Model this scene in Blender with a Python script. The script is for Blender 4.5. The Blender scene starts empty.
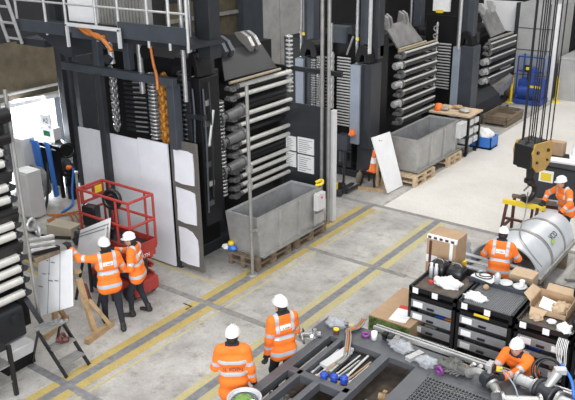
import bpy, math, random
import numpy as np
from mathutils import Matrix, Vector, noise
R = random.Random(7)
S = bpy.context.scene
C = S.collection
PI = math.pi
# ------------------------------------------------------------------ camera
YAW, PITCH, ROLL, FPX, CAMZ = 0.640115281, 0.367746219, -0.0131772375, 735.25, 7.0
fw0 = Vector((-math.sin(YAW), math.cos(YAW), 0)); rt0 = Vector((math.cos(YAW), math.sin(YAW), 0))
fw = fw0*math.cos(PITCH) + Vector((0, 0, -math.sin(PITCH)))
up0 = rt0.cross(fw)
rt = rt0*math.cos(ROLL) + up0*math.sin(ROLL)
upv = -rt0*math.sin(ROLL) + up0*math.cos(ROLL)
cam = bpy.data.cameras.new('camera'); camo = bpy.data.objects.new('camera', cam); C.objects.link(camo)
M3 = Matrix((rt, upv, -fw)).transposed().to_4x4(); M3.translation = Vector((0, 0, CAMZ))
camo.matrix_world = M3
cam.sensor_width = 36; cam.lens = 36*FPX/575; cam.clip_end = 200
S.camera = camo
# ------------------------------------------------------------------ light
w = bpy.data.worlds.new('world'); S.world = w; w.use_nodes = True
bg = w.node_tree.nodes['Background']; bg.inputs[0].default_value = (0.93, 0.96, 1.0, 1); bg.inputs[1].default_value = 0.62
def area(loc, sx, sy, e, col=(1, 0.97, 0.92), rot=(0, 0, 0)):
    l = bpy.data.lights.new('hall_light_or_fill', 'AREA'); l.shape = 'RECTANGLE'; l.size = sx; l.size_y = sy; l.energy = e; l.color = col
    o = bpy.data.objects.new('hall_light_or_fill', l); C.objects.link(o); o.location = loc; o.rotation_euler = rot
for (x, y, e) in ((-4, 4, 280), (-4, 13, 380), (-4, 22, 620), (-4, 30, 560), (-11.5, 6, 160), (-15.5, 9, 420), (-11.5, 15, 150), (-11.5, 24, 150), (1, 9, 200)):  # ceiling lamps, plus one added over the left background to brighten its floor
    area((x, y, 12), 1.2, 6.5, e)
# unseen soft light added behind the camera to brighten upright faces
def aim(a, b): return (Vector(b)-Vector(a)).to_track_quat('-Z', 'Y').to_euler()
area((2, -9, 8), 18, 6, 4400, (0.93, 0.96, 1.0), aim((2, -9, 8), (-8, 10, 1)))
area((-18.7, 13.0, 1.5), 2.0, 1.6, 600, (0.9, 0.95, 1.0), aim((-18.7, 13, 1.5), (-12, 10, .3)))
S.view_settings.view_transform = 'Standard'; S.view_settings.look = 'None'
S.view_settings.gamma = 1; S.view_settings.use_curve_mapping = False
S.view_settings.exposure = 0.02
# ------------------------------------------------------------------ materials
def mat(name, col, rough=0.5, metal=0.0, var=0.0, scale=6.0, bump=0.0, emit=0.0, alpha=1.0, trans=0.0):
    m = bpy.data.materials.new(name); m.use_nodes = True
    nt = m.node_tree; b = nt.nodes['Principled BSDF']
    b.inputs['Base Color'].default_value = (*col, 1); b.inputs['Roughness'].default_value = rough; b.inputs['Metallic'].default_value = metal
    if alpha < 1: b.inputs['Alpha'].default_value = alpha
    if trans: b.inputs['Transmission Weight'].default_value = trans
    if emit:
        b.inputs['Emission Color'].default_value = (*col, 1); b.inputs['Emission Strength'].default_value = emit
    if var or bump:
        tc = nt.nodes.new('ShaderNodeTexCoord'); n = nt.nodes.new('ShaderNodeTexNoise')
        n.inputs['Scale'].default_value = scale; n.inputs['Detail'].default_value = 6; n.inputs['Roughness'].default_value = .65
        nt.links.new(tc.outputs['Object'], n.inputs['Vector'])
        if var:
            r = nt.nodes.new('ShaderNodeValToRGB')
            r.color_ramp.elements[0].position = .3; r.color_ramp.elements[1].position = .7
            r.color_ramp.elements[0].color = (*[c*(1-var) for c in col], 1); r.color_ramp.elements[1].color = (*[min(1, c*(1+var)) for c in col], 1)
            nt.links.new(n.outputs['Fac'], r.inputs['Fac']); nt.links.new(r.outputs['Color'], b.inputs['Base Color'])
        if bump:
            bp = nt.nodes.new('ShaderNodeBump'); bp.inputs['Strength'].default_value = bump; bp.inputs['Distance'].default_value = .02
            nt.links.new(n.outputs['Fac'], bp.inputs['Height']); nt.links.new(bp.outputs['Normal'], b.inputs['Normal'])
    return m
def floor_mat(name, c1, c2, c3, stain=0.5, sc=0.9):
    m = bpy.data.materials.new(name); m.use_nodes = True; nt = m.node_tree; N = nt.nodes; L = nt.links
    b = N['Principled BSDF']; b.inputs['Roughness'].default_value = .62
    tc = N.new('ShaderNodeTexCoord')
    def nz(scale, det, ro=.6):
        n = N.new('ShaderNodeTexNoise'); n.inputs['Scale'].default_value = scale; n.inputs['Detail'].default_value = det; n.inputs['Roughness'].default_value = ro
        L.new(tc.outputs['Object'], n.inputs['Vector']); return n
    n1 = nz(sc, 8, .7); r1 = N.new('ShaderNodeValToRGB'); r1.color_ramp.elements[0].position = .35; r1.color_ramp.elements[1].position = .62
    r1.color_ramp.elements[0].color = (*c1, 1); r1.color_ramp.elements[1].color = (*c2, 1); L.new(n1.outputs['Fac'], r1.inputs['Fac'])
    n2 = nz(3.2, 10, .75); r2 = N.new('ShaderNodeValToRGB'); r2.color_ramp.elements[0].position = .52; r2.color_ramp.elements[1].position = .72
    r2.color_ramp.elements[0].color = (0, 0, 0, 1); r2.color_ramp.elements[1].color = (stain, stain, stain, 1); L.new(n2.outputs['Fac'], r2.inputs['Fac'])
    mx = N.new('ShaderNodeMixRGB'); L.new(r2.outputs['Color'], mx.inputs['Fac']); L.new(r1.outputs['Color'], mx.inputs[1]); mx.inputs[2].default_value = (*c3, 1)
    n3 = nz(28, 4); r3 = N.new('ShaderNodeValToRGB'); r3.color_ramp.elements[0].position = .3; r3.color_ramp.elements[1].position = .7
    r3.color_ramp.elements[0].color = (.82, .82, .82, 1); r3.color_ramp.elements[1].color = (1.08, 1.08, 1.08, 1); L.new(n3.outputs['Fac'], r3.inputs['Fac'])
    m2 = N.new('ShaderNodeMixRGB'); m2.blend_type = 'MULTIPLY'; m2.inputs['Fac'].default_value = 1; L.new(mx.outputs[0], m2.inputs[1]); L.new(r3.outputs['Color'], m2.inputs[2])
    L.new(m2.outputs[0], b.inputs['Base Color']); return m
M = {}
M['floor'] = floor_mat('concrete', (.30, .285, .265), (.51, .495, .47), (.18, .165, .145), .85)
M['floor2'] = floor_mat('sealed_concrete', (.60, .575, .535), (.68, .655, .615), (.46, .43, .39), .25, .5)
M['yellow'] = floor_mat('worn_yellow_paint', (.43, .325, .095), (.50, .39, .14), (.28, .25, .19), .9, 1.5)
M['yellow2'] = floor_mat('faded_yellow_paint', (.46, .40, .19), (.50, .44, .24), (.36, .34, .29), .85, 1.5)
M['rail'] = mat('floor_channel_steel', (.22, .22, .23), .55, .2, .3, 8)
M['joint'] = mat('joint_filler', (.24, .23, .22), .8, 0, .3, 6)
M['joint2'] = mat('pale_joint_filler', (.36, .34, .31), .8, 0, .3, 6)
M['wall'] = mat('concrete_wall', (.38, .375, .365), .85, 0, .2, 1.5)
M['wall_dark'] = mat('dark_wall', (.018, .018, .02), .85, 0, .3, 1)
M['brown'] = mat('brown_board', (.075, .06, .036), .8, 0, .5, 1.6)
M['black'] = mat('black_steel', (.007, .007, .008), .5, .3)
M['dark'] = mat('dark_blue_grey_steel', (.021, .023, .027), .45, .25, .2, 4)
M['mid'] = mat('blue_grey_steel', (.058, .066, .08), .45, .2, .15, 3)
M['slate'] = mat('slate_paint', (.035, .038, .044), .42, .15, .15, 4)
M['ltblue'] = mat('pale_blue_grey_paint', (.28, .32, .38), .5, .1, .08, 3)
M['lt'] = mat('light_grey_paint', (.55, .55, .55), .5, 0, .08, 4)
M['white'] = mat('white_paint', (.78, .78, .79), .55, 0, .05, 3)
M['sheet'] = mat('white_sheeting', (.74, .75, .80), .5, 0, .06, 2)
M['gal'] = mat('galvanised_steel', (.29, .285, .27), .45, .35, .2, 5)
M['tank'] = mat('brushed_stainless_tank', (.40, .395, .385), .42, .45, .18, 3)
M['tankin'] = mat('tank_inside', (.30, .305, .31), .5, .35, .2, 3)
M['chrome'] = mat('bright_roller_steel', (.56, .55, .515), .38, .2, .12, 7)
M['steel'] = mat('machined_steel', (.42, .42, .42), .35, .7, .2, 9)
M['pale'] = mat('pale_steel', (.46, .46, .455), .4, .3, .15, 9)
M['hood'] = mat('satin_dark_sheet', (.009, .009, .010), .42, 0, .3, 3)
M['hood2'] = mat('grey_sheet_steel', (.32, .31, .305), .4, .6, .25, 3)
M['orange'] = mat('orange_hose', (.46, .15, .03), .5, 0, .2, 10)
M['rust'] = mat('orange_brown_chain', (.42, .17, .02), .55, .2, .6, 14)
M['red'] = mat('red_lift_paint', (.36, .04, .032), .45, 0, .12, 5)
M['wood'] = mat('pale_timber', (.40, .27, .145), .75, 0, .3, 9)
M['pallet'] = mat('pallet_timber', (.17, .13, .09), .85, 0, .35, 8)
M['pallet2'] = mat('fresh_pallet_timber', (.50, .38, .25), .85, 0, .25, 8)
M['card'] = mat('cardboard', (.40, .27, .165), .85, 0, .1, 5)
M['card2'] = mat('pale_cardboard', (.47, .345, .225), .85, 0, .08, 5)
M['bluep'] = mat('blue_paint', (.02, .06, .28), .45, 0, .3, 6)
M['bluecap'] = mat('blue_plastic', (.015, .06, .38), .35, 0, .1, 9)
M['bluehose'] = mat('blue_hose', (.04, .18, .60), .45)
M['cabyellow'] = mat('hook_block_yellow', (.42, .25, .06), .45, 0, .15, 6)
M['duct'] = mat('galvanised_sheet', (.58, .605, .64), .4, .25, .10, 2.5)
M['plast'] = mat('black_plastic', (.012, .012, .013), .35)
M['drawer'] = mat('grey_drawer', (.24, .245, .255), .5, .1, .12, 6)
M['label'] = mat('paper_white', (.80, .80, .80), .7)
M['enc'] = mat('grey_enclosure_panel', (.40, .40, .395), .5, .1, .1, 2)
M['grating'] = mat('grating_steel', (.15, .155, .16), .45, .3, .15, 12)
M['coup'] = mat('grey_cast_steel', (.15, .15, .15), .45, .2, .3, 8)
M['greenw'] = mat('green_wrap', (.16, .30, .06), .6, 0, .2, 12)
M['cream'] = mat('planed_timber', (.62, .54, .43), .7, 0, .08, 5)
M['grime'] = mat('oily_boards', (.085, .065, .05), .7, 0, .5, 7)
M['tape2'] = mat('yellow_strip', (.45,.36,.12), .6)
M['bead'] = mat('wooden_bead', (.30, .25, .17), .6, 0, .15, 8)
M['frame_grey'] = mat('frame_paint', (.095, .10, .11), .4, .15, .12, 4)
M['doorframe'] = mat('brown_grey_door', (.12, .11, .10), .55, .1, .12, 4)
M['mesh'] = mat('grey_mat', (.17, .175, .185), .6, .2, .15, 30)
M['film'] = mat('clear_film', (.60, .62, .66), .3, 0, 0, 1, 0, 0, .42)
M['rag'] = mat('white_rag', (.78, .78, .77), .9, 0, .06, 10, .3)
M['green'] = mat('green_print', (.13, .20, .05), .7, 0, .9, 14)
M['win'] = mat('bright_window_pane', (.85, .92, 1.0), .3, 0, 0, 1, 0, 1.3)
M['hv'] = mat('orange_fabric', (.90, .19, .018), .75, 0, .10, 9, .25)
M['hvtape'] = mat('silver_tape', (.46, .52, .58), .4, .1)
M['navy'] = mat('navy_fabric', (.013, .015, .024), .85, 0, .2, 9)
M['skin'] = mat('skin', (.50, .27, .18), .55)
M['hair'] = mat('dark_hair', (.02, .014, .01), .7)
M['helmet'] = mat('white_helmet', (.82, .82, .82), .3)
M['glove'] = mat('dark_glove', (.02, .02, .022), .8)
M['boot'] = mat('dark_boot', (.02, .017, .015), .6)
M['eye'] = mat('dark_eye', (.02, .015, .012), .3)
M['lip'] = mat('lip', (.36, .13, .11), .5)
M['redp'] = mat('red_plastic', (.6, .04, .03), .5)
M['darkred'] = mat('dark_red_paint', (.09, .028, .022), .6, 0, .2, 6)
M['yel'] = mat('yellow_paint', (.75, .55, .03), .5)
M['lime'] = mat('lime_print', (.28, .42, .05), .6)
M['ink'] = mat('ink', (.02, .022, .05), .6)
M['purple'] = mat('purple_tape', (.20, .04, .22), .4)
M['screen'] = mat('green_screen', (.02, .12, .05), .3)
M['greycloth'] = mat('grey_glove_fabric', (.12, .12, .115), .9, 0, .3, 16, .4)
M['cone'] = mat('orange_cone', (.85, .18, .02), .5)
M['black_belt'] = mat('black_roller_rubber', (.02, .02, .021), .45, .1)
M['sling'] = mat('rope_steel', (.02, .02, .022), .5, .4)
# ------------------------------------------------------------------ geometry helpers
def RZ(a): return Matrix.Rotation(a, 3, 'Z')
def RX(a): return Matrix.Rotation(a, 3, 'X')
def RY(a): return Matrix.Rotation(a, 3, 'Y')
V = Vector
class MB:
    def __init__(s): s.v = []; s.f = []; s.m = []; s.sm = []
    def add(s, vs, fs, mi=0, sm=False):
        o = len(s.v); s.v += [tuple(v) for v in vs]
        for f in fs: s.f.append(tuple(i+o for i in f)); s.m.append(mi); s.sm.append(sm)
        return s
    def box(s, c, d, rot=None, mi=0, bev=0.0):
        hx, hy, hz = d[0]/2, d[1]/2, d[2]/2
        P = [(-hx, -hy, -hz), (hx, -hy, -hz), (hx, hy, -hz), (-hx, hy, -hz), (-hx, -hy, hz), (hx, -hy, hz), (hx, hy, hz), (-hx, hy, hz)]
        P = [V(p) for p in P]
        if rot is not None: P = [rot @ p for p in P]
        return s.add([p+V(c) for p in P], [(0, 3, 2, 1), (4, 5, 6, 7), (0, 1, 5, 4), (1, 2, 6, 5), (2, 3, 7, 6), (3, 0, 4, 7)], mi)
    def bb(s, x0, x1, y0, y1, z0, z1, mi=0):
        return s.box(((x0+x1)/2, (y0+y1)/2, (z0+z1)/2), (abs(x1-x0), abs(y1-y0), abs(z1-z0)), None, mi)
    def cyl(s, p0, p1, r0, r1=None, n=12, mi=0, caps=True):
        p0 = V(p0); p1 = V(p1); r1 = r0 if r1 is None else r1
        d = (p1-p0).normalized(); a = V((0, 0, 1)) if abs(d.z) < .9 else V((1, 0, 0))
        u = d.cross(a).normalized(); w_ = d.cross(u)
        vs = []
        for p, r in ((p0, r0), (p1, r1)):
            for i in range(n):
                t = 2*PI*i/n; vs.append(p+(u*math.cos(t)+w_*math.sin(t))*r)
        s.add(vs, [(i, n+i, n+(i+1) % n, (i+1) % n) for i in range(n)], mi, True)
        if caps: s.add(vs, [tuple(range(n)), tuple(range(2*n-1, n-1, -1))], mi)
        return s
    def bar(s, p0, p1, wd, ht, mi=0, upd=(0, 0, 1)):
        p0 = V(p0); p1 = V(p1); d = p1-p0; L = d.length; d.normalize(); a = V(upd)
        if abs(d.dot(a)) > .95: a = V((0, 1, 0))
        u = d.cross(a).normalized(); v = u.cross(d)
        rot = Matrix((u, d, v)).transposed()
        return s.box((p0+p1)/2, (wd, L, ht), rot, mi)
    def tube(s, pts, r, n=8, mi=0, closed=False):
        P = [V(p) for p in pts]; vs = []; k = len(P); prev = None
        for i, p in enumerate(P):
            if closed: d = (P[(i+1) % k]-P[i-1]).normalized()
            else: d = (P[min(i+1, k-1)]-P[max(i-1, 0)]).normalized()
            if prev is None:
                a = V((0, 0, 1)) if abs(d.z) < .9 else V((1, 0, 0)); u = d.cross(a).normalized()
            else:
                u = (prev-d*prev.dot(d)); u = u.normalized() if u.length > 1e-6 else d.orthogonal().normalized()
            prev = u; w_ = d.cross(u)
            for j in range(n):
                t = 2*PI*j/n; vs.append(p+(u*math.cos(t)+w_*math.sin(t))*r)
        fs = []
        for i in range(k if closed else k-1):
            a_, b_ = i*n, ((i+1) % k)*n
            for j in range(n): fs.append((a_+j, b_+j, b_+(j+1) % n, a_+(j+1) % n))
        s.add(vs, fs, mi, True)
        if not closed: s.add(vs, [tuple(range(n)), tuple(range(k*n-1, k*n-n-1, -1))], mi)
        return s
    def lathe(s, prof, c, n=16, mi=0, axis=None, sm=True):
        vs = []; k = len(prof)
        rot = None
        if axis is not None: rot = V((0, 0, 1)).rotation_difference(V(axis)).to_matrix()
        for r, z in prof:
            for i in range(n):
                t = 2*PI*i/n; p = V((r*math.cos(t), r*math.sin(t), z))
                if rot is not None: p = rot @ p
                vs.append(p+V(c))
        fs = []
        for a in range(k-1):
            for i in range(n): fs.append((a*n+i, a*n+(i+1) % n, (a+1)*n+(i+1) % n, (a+1)*n+i))
        return s.add(vs, fs, mi, sm)
    def torus(s, c, axis, Rr, r, n=20, m=8, mi=0):
        rot = V((0, 0, 1)).rotation_difference(V(axis)).to_matrix()
        return s.tube([V(c)+rot @ V((Rr*math.cos(2*PI*i/n), Rr*math.sin(2*PI*i/n), 0)) for i in range(n)], r, m, mi, True)
    def prism(s, poly, off, mi=0):
        n = len(poly); o = V(off); P = [V(p) for p in poly]
        vs = P+[p+o for p in P]
        return s.add(vs, [tuple(range(n-1, -1, -1)), tuple(range(n, 2*n))]+[(i, (i+1) % n, n+(i+1) % n, n+i) for i in range(n)], mi)
    def loft(s, rings, mi=0, close=True, caps=True, sm=True):
        n = len(rings[0]); vs = [p for r in rings for p in r]; fs = []
        for a in range(len(rings)-1):
            for i in range(n if close else n-1): fs.append((a*n+i, a*n+(i+1) % n, (a+1)*n+(i+1) % n, (a+1)*n+i))
        s.add(vs, fs, mi, sm)
        if caps: s.add(vs, [tuple(range(n-1, -1, -1)), tuple(range((len(rings)-1)*n, len(rings)*n))], mi)
        return s
    def blob(s, c, d, seed=0, amp=.35, fr=2.2, n=14, mi=0):
        vs = []; fs = []
        for i in range(n+1):
            th = PI*i/n
            for j in range(2*n):
                ph = 2*PI*j/(2*n); p = V((math.sin(th)*math.cos(ph), math.sin(th)*math.sin(ph), math.cos(th)))
                k = 1+amp*noise.noise(p*fr+V((seed*7.1, seed*3.3, seed)))+amp*.6*noise.noise(p*fr*2.7+V((seed, 9, 4)))
                vs.append(V((p.x*d[0]*k, p.y*d[1]*k, max(p.z*k, -.75)*d[2]))+V(c))
        for i in range(n):
            for j in range(2*n): fs.append((i*2*n+j, (i+1)*2*n+j, (i+1)*2*n+(j+1) % (2*n), i*2*n+(j+1) % (2*n)))
        return s.add(vs, fs, mi, True)
def wloc(o):
    p = V((0, 0, 0))
    while o is not None: p += o.location; o = o.parent
    return p
def obj(name, mb, ms, parent=None, bev=0.0, loc=None):
    """one mesh object; geometry is given in world coordinates, moved to be relative to the parent (or to loc)"""
    me = bpy.data.meshes.new(name)
    o = bpy.data.objects.new(name, me); C.objects.link(o)
    off = wloc(parent) if parent is not None else V((0, 0, 0))
    if parent is not None: o.parent = parent
    if parent is None and loc is not None: o.location = loc; off = V(loc)
    me.from_pydata([(v[0]-off.x, v[1]-off.y, v[2]-off.z) for v in mb.v], [], mb.f)
    if not isinstance(ms, (list, tuple)): ms = [ms]
    for m in ms: me.materials.append(M[m] if isinstance(m, str) else m)
    me.polygons.foreach_set('material_index', mb.m); me.polygons.foreach_set('use_smooth', mb.sm)
    me.update()
    if bev:
        b = o.modifiers.new('bevel', 'BEVEL'); b.width = bev; b.segments = 2; b.limit_method = 'ANGLE'
    return o
def each(name, mb, ms, parent, bev=0.0):
    """boxes of one builder as separate part objects"""
    i = 0; out = []
    while i < len(mb.v):
        fs = [k for k in range(len(mb.f)) if i <= mb.f[k][0] < i+8]
        b = MB(); b.v = mb.v[i:i+8]; b.f = [tuple(q-i for q in mb.f[k]) for k in fs]; b.m = [mb.m[k] for k in fs]; b.sm = [False]*len(fs)
        out.append(obj(name, b, ms, parent, bev)); i += 8
    return out
def tag(o, label, cat, group=None, kind=None):
    o['label'] = label; o['category'] = cat
    if group: o['group'] = group
    if kind: o['kind'] = kind
    return o
def thing(name, label, cat, loc, group=None):
    o = bpy.data.objects.new(name, None); C.objects.link(o); o.location = loc; o.empty_display_size = .1
    return tag(o, label, cat, group)
def struct(name, mb, ms, parent=None, bev=0):
    o = obj(name, mb, ms, parent, bev)
    if parent is None: o['kind'] = 'structure'
    return o
def copy_tree(o, parent=None):
    c = o.copy(); C.objects.link(c)
    if parent is not None: c.parent = parent
    for ch in list(o.children): copy_tree(ch, c)
    return c
def text_mb(body, size, depth=.002):
    cu = bpy.data.curves.new('lettering', 'FONT'); cu.body = body; cu.size = size; cu.extrude = depth; cu.align_x = 'CENTER'; cu.align_y = 'CENTER'
    t = bpy.data.objects.new('lettering', cu); C.objects.link(t)
    dg = bpy.context.evaluated_depsgraph_get(); me = t.evaluated_get(dg).to_mesh()
    mb = MB(); mb.add([tuple(v.co) for v in me.vertices], [tuple(p.vertices) for p in me.polygons])
    t.evaluated_get(dg).to_mesh_clear(); bpy.data.objects.remove(t); bpy.data.curves.remove(cu)
    return mb
def place(mb, rot, loc):
    mb.v = [tuple(rot @ V(v)+V(loc)) for v in mb.v]; return mb
def smooth_pts(pts, k=4):
    P = [V(p) for p in pts]; out = []
    for i in range(len(P)-1):
        a = P[max(i-1, 0)]; b = P[i]; c = P[i+1]; d = P[min(i+2, len(P)-1)]
        for j in range(k):
            t = j/k
            out.append(.5*((2*b)+(c-a)*t+(2*a-5*b+4*c-d)*t*t+(3*b-a-3*c+d)*t**3))
    out.append(P[-1]); return out
# ================================================================== SETTING
struct('floor', MB().bb(-30, 9, -6, 42, -.2, 0), 'floor')
struct('floor.001', MB().bb(-8.55, 9, 15.58, 42, -.1, .004), 'floor2')
n_t = [0]
def trim(mb, m):
    n_t[0] += 1; return struct('trim_%d' % n_t[0], mb, m)
# long floor channel with yellow paint either side
trim(MB().bb(-8.93, -8.75, -2, 15.5, 0, .003), 'rail')
trim(MB().bb(-9.10, -8.93, -2, 15.3, 0, .003), 'yellow'); trim(MB().bb(-8.75, -8.57, -2, 15.3, 0, .003), 'yellow')
trim(MB().bb(-8.45, -8.40, 4, 15.4, 0, .002), 'yellow2')
trim(MB().bb(-7.04, -6.88, -2, 15.5, 0, .003), 'rail')
trim(MB().bb(-7.19, -7.05, -2, 15.4, 0, .003), 'yellow2'); trim(MB().bb(-6.87, -6.70, -2, 15.4, 0, .003), 'yellow2')
trim(MB().bb(-13.2, -9.1, 9.86, 9.94, 0, .002), 'yellow2')
for y, a in ((5.88, 'rail'), (9.18, 'joint'), (12.42, 'joint'), (15.56, 'joint')):
    trim(MB().bb(-13 if y < 9 else -10.4, -6.2 if y < 13 else -3, y-.07, y+.07, 0, .0045), a)
trim(MB().bb(-8.63, -8.55, 15.6, 40, 0, .005), 'joint2')
trim(MB().bb(-14.6, -12.4, 8.0, 8.12, 0, .003), 'yellow'); trim(MB().bb(-14.6, -12.4, 8.25, 8.37, 0, .003), 'yellow'); trim(MB().bb(-14.6, -12.4, 8.12, 8.25, 0, .0025), 'rail')
trim(MB().bb(-6.2, -2.5, 12.38, 12.46, 0, .003), 'joint2')
# little black corner mark on the floor
trim(MB().bb(-9.2, -8.98, 8.9, 8.93, 0, .003).bb(-9.0, -8.97, 8.75, 8.93, 0, .003), 'plast')
# walls
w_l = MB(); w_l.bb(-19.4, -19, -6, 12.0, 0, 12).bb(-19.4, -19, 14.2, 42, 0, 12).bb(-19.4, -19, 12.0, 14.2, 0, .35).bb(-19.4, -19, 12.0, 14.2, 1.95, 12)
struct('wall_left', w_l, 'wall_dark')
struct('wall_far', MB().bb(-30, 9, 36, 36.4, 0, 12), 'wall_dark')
wf = struct('window_1', MB().bb(-19.2, -18.95, 11.9, 14.3, .3, .38).bb(-19.2, -18.95, 11.9, 14.3, 1.92, 2.02).bb(-19.2, -18.95, 11.9, 12.0, .3, 2).bb(-19.2, -18.95, 14.2, 14.3, .3, 2).bb(-19.2, -18.95, 13.72, 13.8, .3, 2), 'mid')
obj('pane', MB().bb(-19.25, -19.2, 12, 14.2, .35, 1.95), 'win', wf)
trim(MB().bb(-19, -18.96, 11.0, 14.4, 2.05, 3.75), 'brown')
trim(MB().bb(-19, -18.96, 18.5, 23.5, 2.6, 4.2), 'brown')
trim(MB().bb(-19, -18.9, 23.6, 25.0, .5, 6).bb(-19, -18.9, 25.03, 27.6, .5, 6), 'wall')
trim(MB().bb(-18.95, -18.8, 20.9, 21.05, 0, 7), 'gal')
trim(MB().bb(-18.95, -18.6, 22.3, 23.5, 0, 7), 'mid')
trim(MB().bb(-18.95, -18.85, 18.5, 22.3, 3.55, 3.68), 'gal')
trim(MB().bb(-18.9, -18.6, 10.9, 14.4, 2.0, 2.12), 'pale')
trim(MB().bb(-18.9, -18.8, 10.9, 14.4, 2.3, 2.36), 'pale')
# ================================================================== things helpers
def spring_stack(name, x, y, z0, z1, r, n, m, parent, rr=.03, kind='coil'):
    mb = MB()
    for i in range(n):
        z = z0+(z1-z0)*(i+.5)/n
        if kind == 'coil':
            mb.torus((x, y, z), (0.05, 0, 1), r, rr, 12, 6)
        elif kind == 'disc':
            mb.lathe([(.02, -.02), (r, -.012), (r, .012), (.02, .02)], (x, y, z), 12)
        elif kind == 'chain':
            mb.torus((x+(.03 if i % 2 else -.03), y, z), (1, .3, 0) if i % 2 else (.2, 1, .2), r, rr, 10, 6)
    mb.cyl((x, y, z0), (x, y, z1), rr*.9, None, 6)
    return obj(name, mb, m, parent)
def comb(name, x0, x1, y, z0, z1, n, th, m, parent, tilt=0.0):
    mb = MB()
    for i in range(n):
        z = z0+(z1-z0)*(i+.5)/n
        mb.cyl((x0, y, z), (x1, y, z+tilt), th, None, 6)
    return obj(name, mb, m, parent)
def column(parent, x0, x1, xs, y, z0, z1, zm, light='ltblue', hook=True, mastm='mid', body='slate'):
    """machine corner post: pale edge plate x0..xs, dark body xs..x1, rounded arm on top, mast above"""
    obj('corner_post', MB().bb(xs, x1, y, y+.55, z0, z1), body, parent, .015)
    obj('edge_plate', MB().bb(x0, xs, y-.06, y+.5, z0+.1, z1-.05), light, parent, .01)
    if hook:
        p = []
        for i in range(9):
            a = PI*i/8; p.append(((x0+x1)/2+.02-(x1-x0)*.38*math.cos(a), y, z1+.02+.48*math.sin(a)))
        p2 = [((x0+x1)/2+.02-(x1-x0)*.14*math.cos(PI*i/8), y, z1+.02+.22*math.sin(PI*i/8)) for i in range(8, -1, -1)]
        obj('lifting_bracket', MB().prism(p+p2, (0, .4, 0)), 'black', parent, .01)
    if zm:
        mb = MB().bb(x0+.1, xs+.14, y+.25, y+.55, z1, zm)
        obj('mast', mb, mastm, parent, .01)
        obj('guide_rod', MB().cyl((x0+.04, y+.2, z1-.3), (x0+.04, y+.2, zm), .045, None, 10), 'steel', parent)
def roller(parent, x, y0, y1, z, r, m='chrome', clevis=True, knob=False):
    o = obj('roller', MB().cyl((x, y0, z), (x, y1, z), r, None, 14).cyl((x, y0-.03, z), (x, y0, z), r*.5, None, 10).cyl((x, y1, z), (x, y1+.05, z), r*.5, None, 10), m, parent)
    if clevis:
        mb = MB().box((x-.02, y0-.16, z-.01), (.10, .34, .06)).cyl((x, y0-.03, z), (x, y0+.05, z), r*1.25, None, 12).cyl((x-.06, y0-.26, z), (x+.07, y0-.26, z), .05, None, 10)
        mb.bb(x-.06, x+.04, y0-.2, y0-.05, z-.09, z-.05)
        obj('clevis', mb, 'coup', o)
    if knob:
        mb = MB().cyl((x-.02, y0-.34, z), (x-.02, y0+.02, z), r*1.05, None, 14).cyl((x-.02, y0-.4, z), (x-.02, y0-.34, z), r*.75, None, 12).cyl((x+.0, y0-.26, z), (x+.17, y0-.26, z), r*.6, None, 12)
        obj('bearing_housing', mb, 'pale', o)
    return o
# ================================================================== MACHINE 1 (behind the red lift)
m1 = thing('roller_stack_machine', 'tall dark machine with white sheeted side and open door, behind the red lift', 'machine', (-11.5, 12, 0), 'tall roller stack machines')
obj('core', MB().bb(-13.4, -11.0, 11.0, 14.2, .25, 4.25).bb(-11.0, -10.62, 11.7, 14.25, .3, 3.6), 'black', m1)
obj('plinth', MB().bb(-13.4, -10.3, 10.0, 14.3, 0, .25), 'dark', m1, .02)
for x0, x1 in ((-13.22, -12.86), (-12.85, -11.29), (-11.28, -10.42)):
    obj('white_side_sheet', MB().bb(x0, x1, 9.95, 9.99, .04, 2.70+.03*(x0+13.2)), 'sheet', m1)
# side frame
obj('crossbeam', MB().bb(-13.4, -10.05, 9.86, 10.0, 3.98, 4.14), 'mid', m1, .01)
obj('upright', MB().bb(-12.30, -12.12, 9.82, 9.94, 0.3, 4.0), 'slate', m1, .01)
obj('upright', MB().bb(-13.3, -13.2, 9.9, 10.0, .2, 4.8), 'slate', m1, .01)
obj('upright', MB().bb(-12.42, -12.25, 9.95, 10.1, 4.1, 4.8), 'mid', m1, .01)
obj('upright', MB().bb(-10.28, -10.08, 9.9, 10.1, 2.7, 4.0), 'mid', m1, .01)
obj('upright', MB().bb(-11.55, -11.38, 10.0, 10.15, 4.14, 4.85), 'mid', m1, .01)
obj('lift_rod', MB().cyl((-11.1, 10.05, 3.7), (-11.1, 10.05, 4.9), .06, None, 12), 'steel', m1)
obj('lift_rod', MB().cyl((-12.0, 10.1, 4.2), (-12.05, 10.1, 4.75), .06, None, 12), 'pale', m1)
spring_stack('chain_column', -12.28, 10.3, 2.7, 4.05, .085, 17, 'steel', m1, .028, 'chain')
spring_stack('coil_spring', -11.0, 10.25, 2.7, 4.1, .10, 18, 'steel', m1, .026)
spring_stack('rusty_chain_column', -10.72, 10.25, 2.7, 4.05, .10, 14, 'rust', m1, .045, 'chain')
spring_stack('coil_spring', -10.2, 10.35, 2.6, 4.2, .13, 16, 'slate', m1, .032)
comb('fin_rack', -12.0, -11.25, 10.35, 2.7, 3.9, 12, .028, 'dark', m1, .03)
comb('tine_rack', -11.55, -11.2, 10.2, 2.75, 4.0, 12, .018, 'steel', m1, .03)
obj('pulley_wheel', MB().cyl((-10.9, 10.0, 4.55), (-10.9, 10.12, 4.55), .14, None, 16), 'black', m1)
obj('pulley_wheel', MB().cyl((-12.05, 10.0, 4.3), (-12.05, 10.12, 4.3), .10, None, 16), 'slate', m1)
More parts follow.
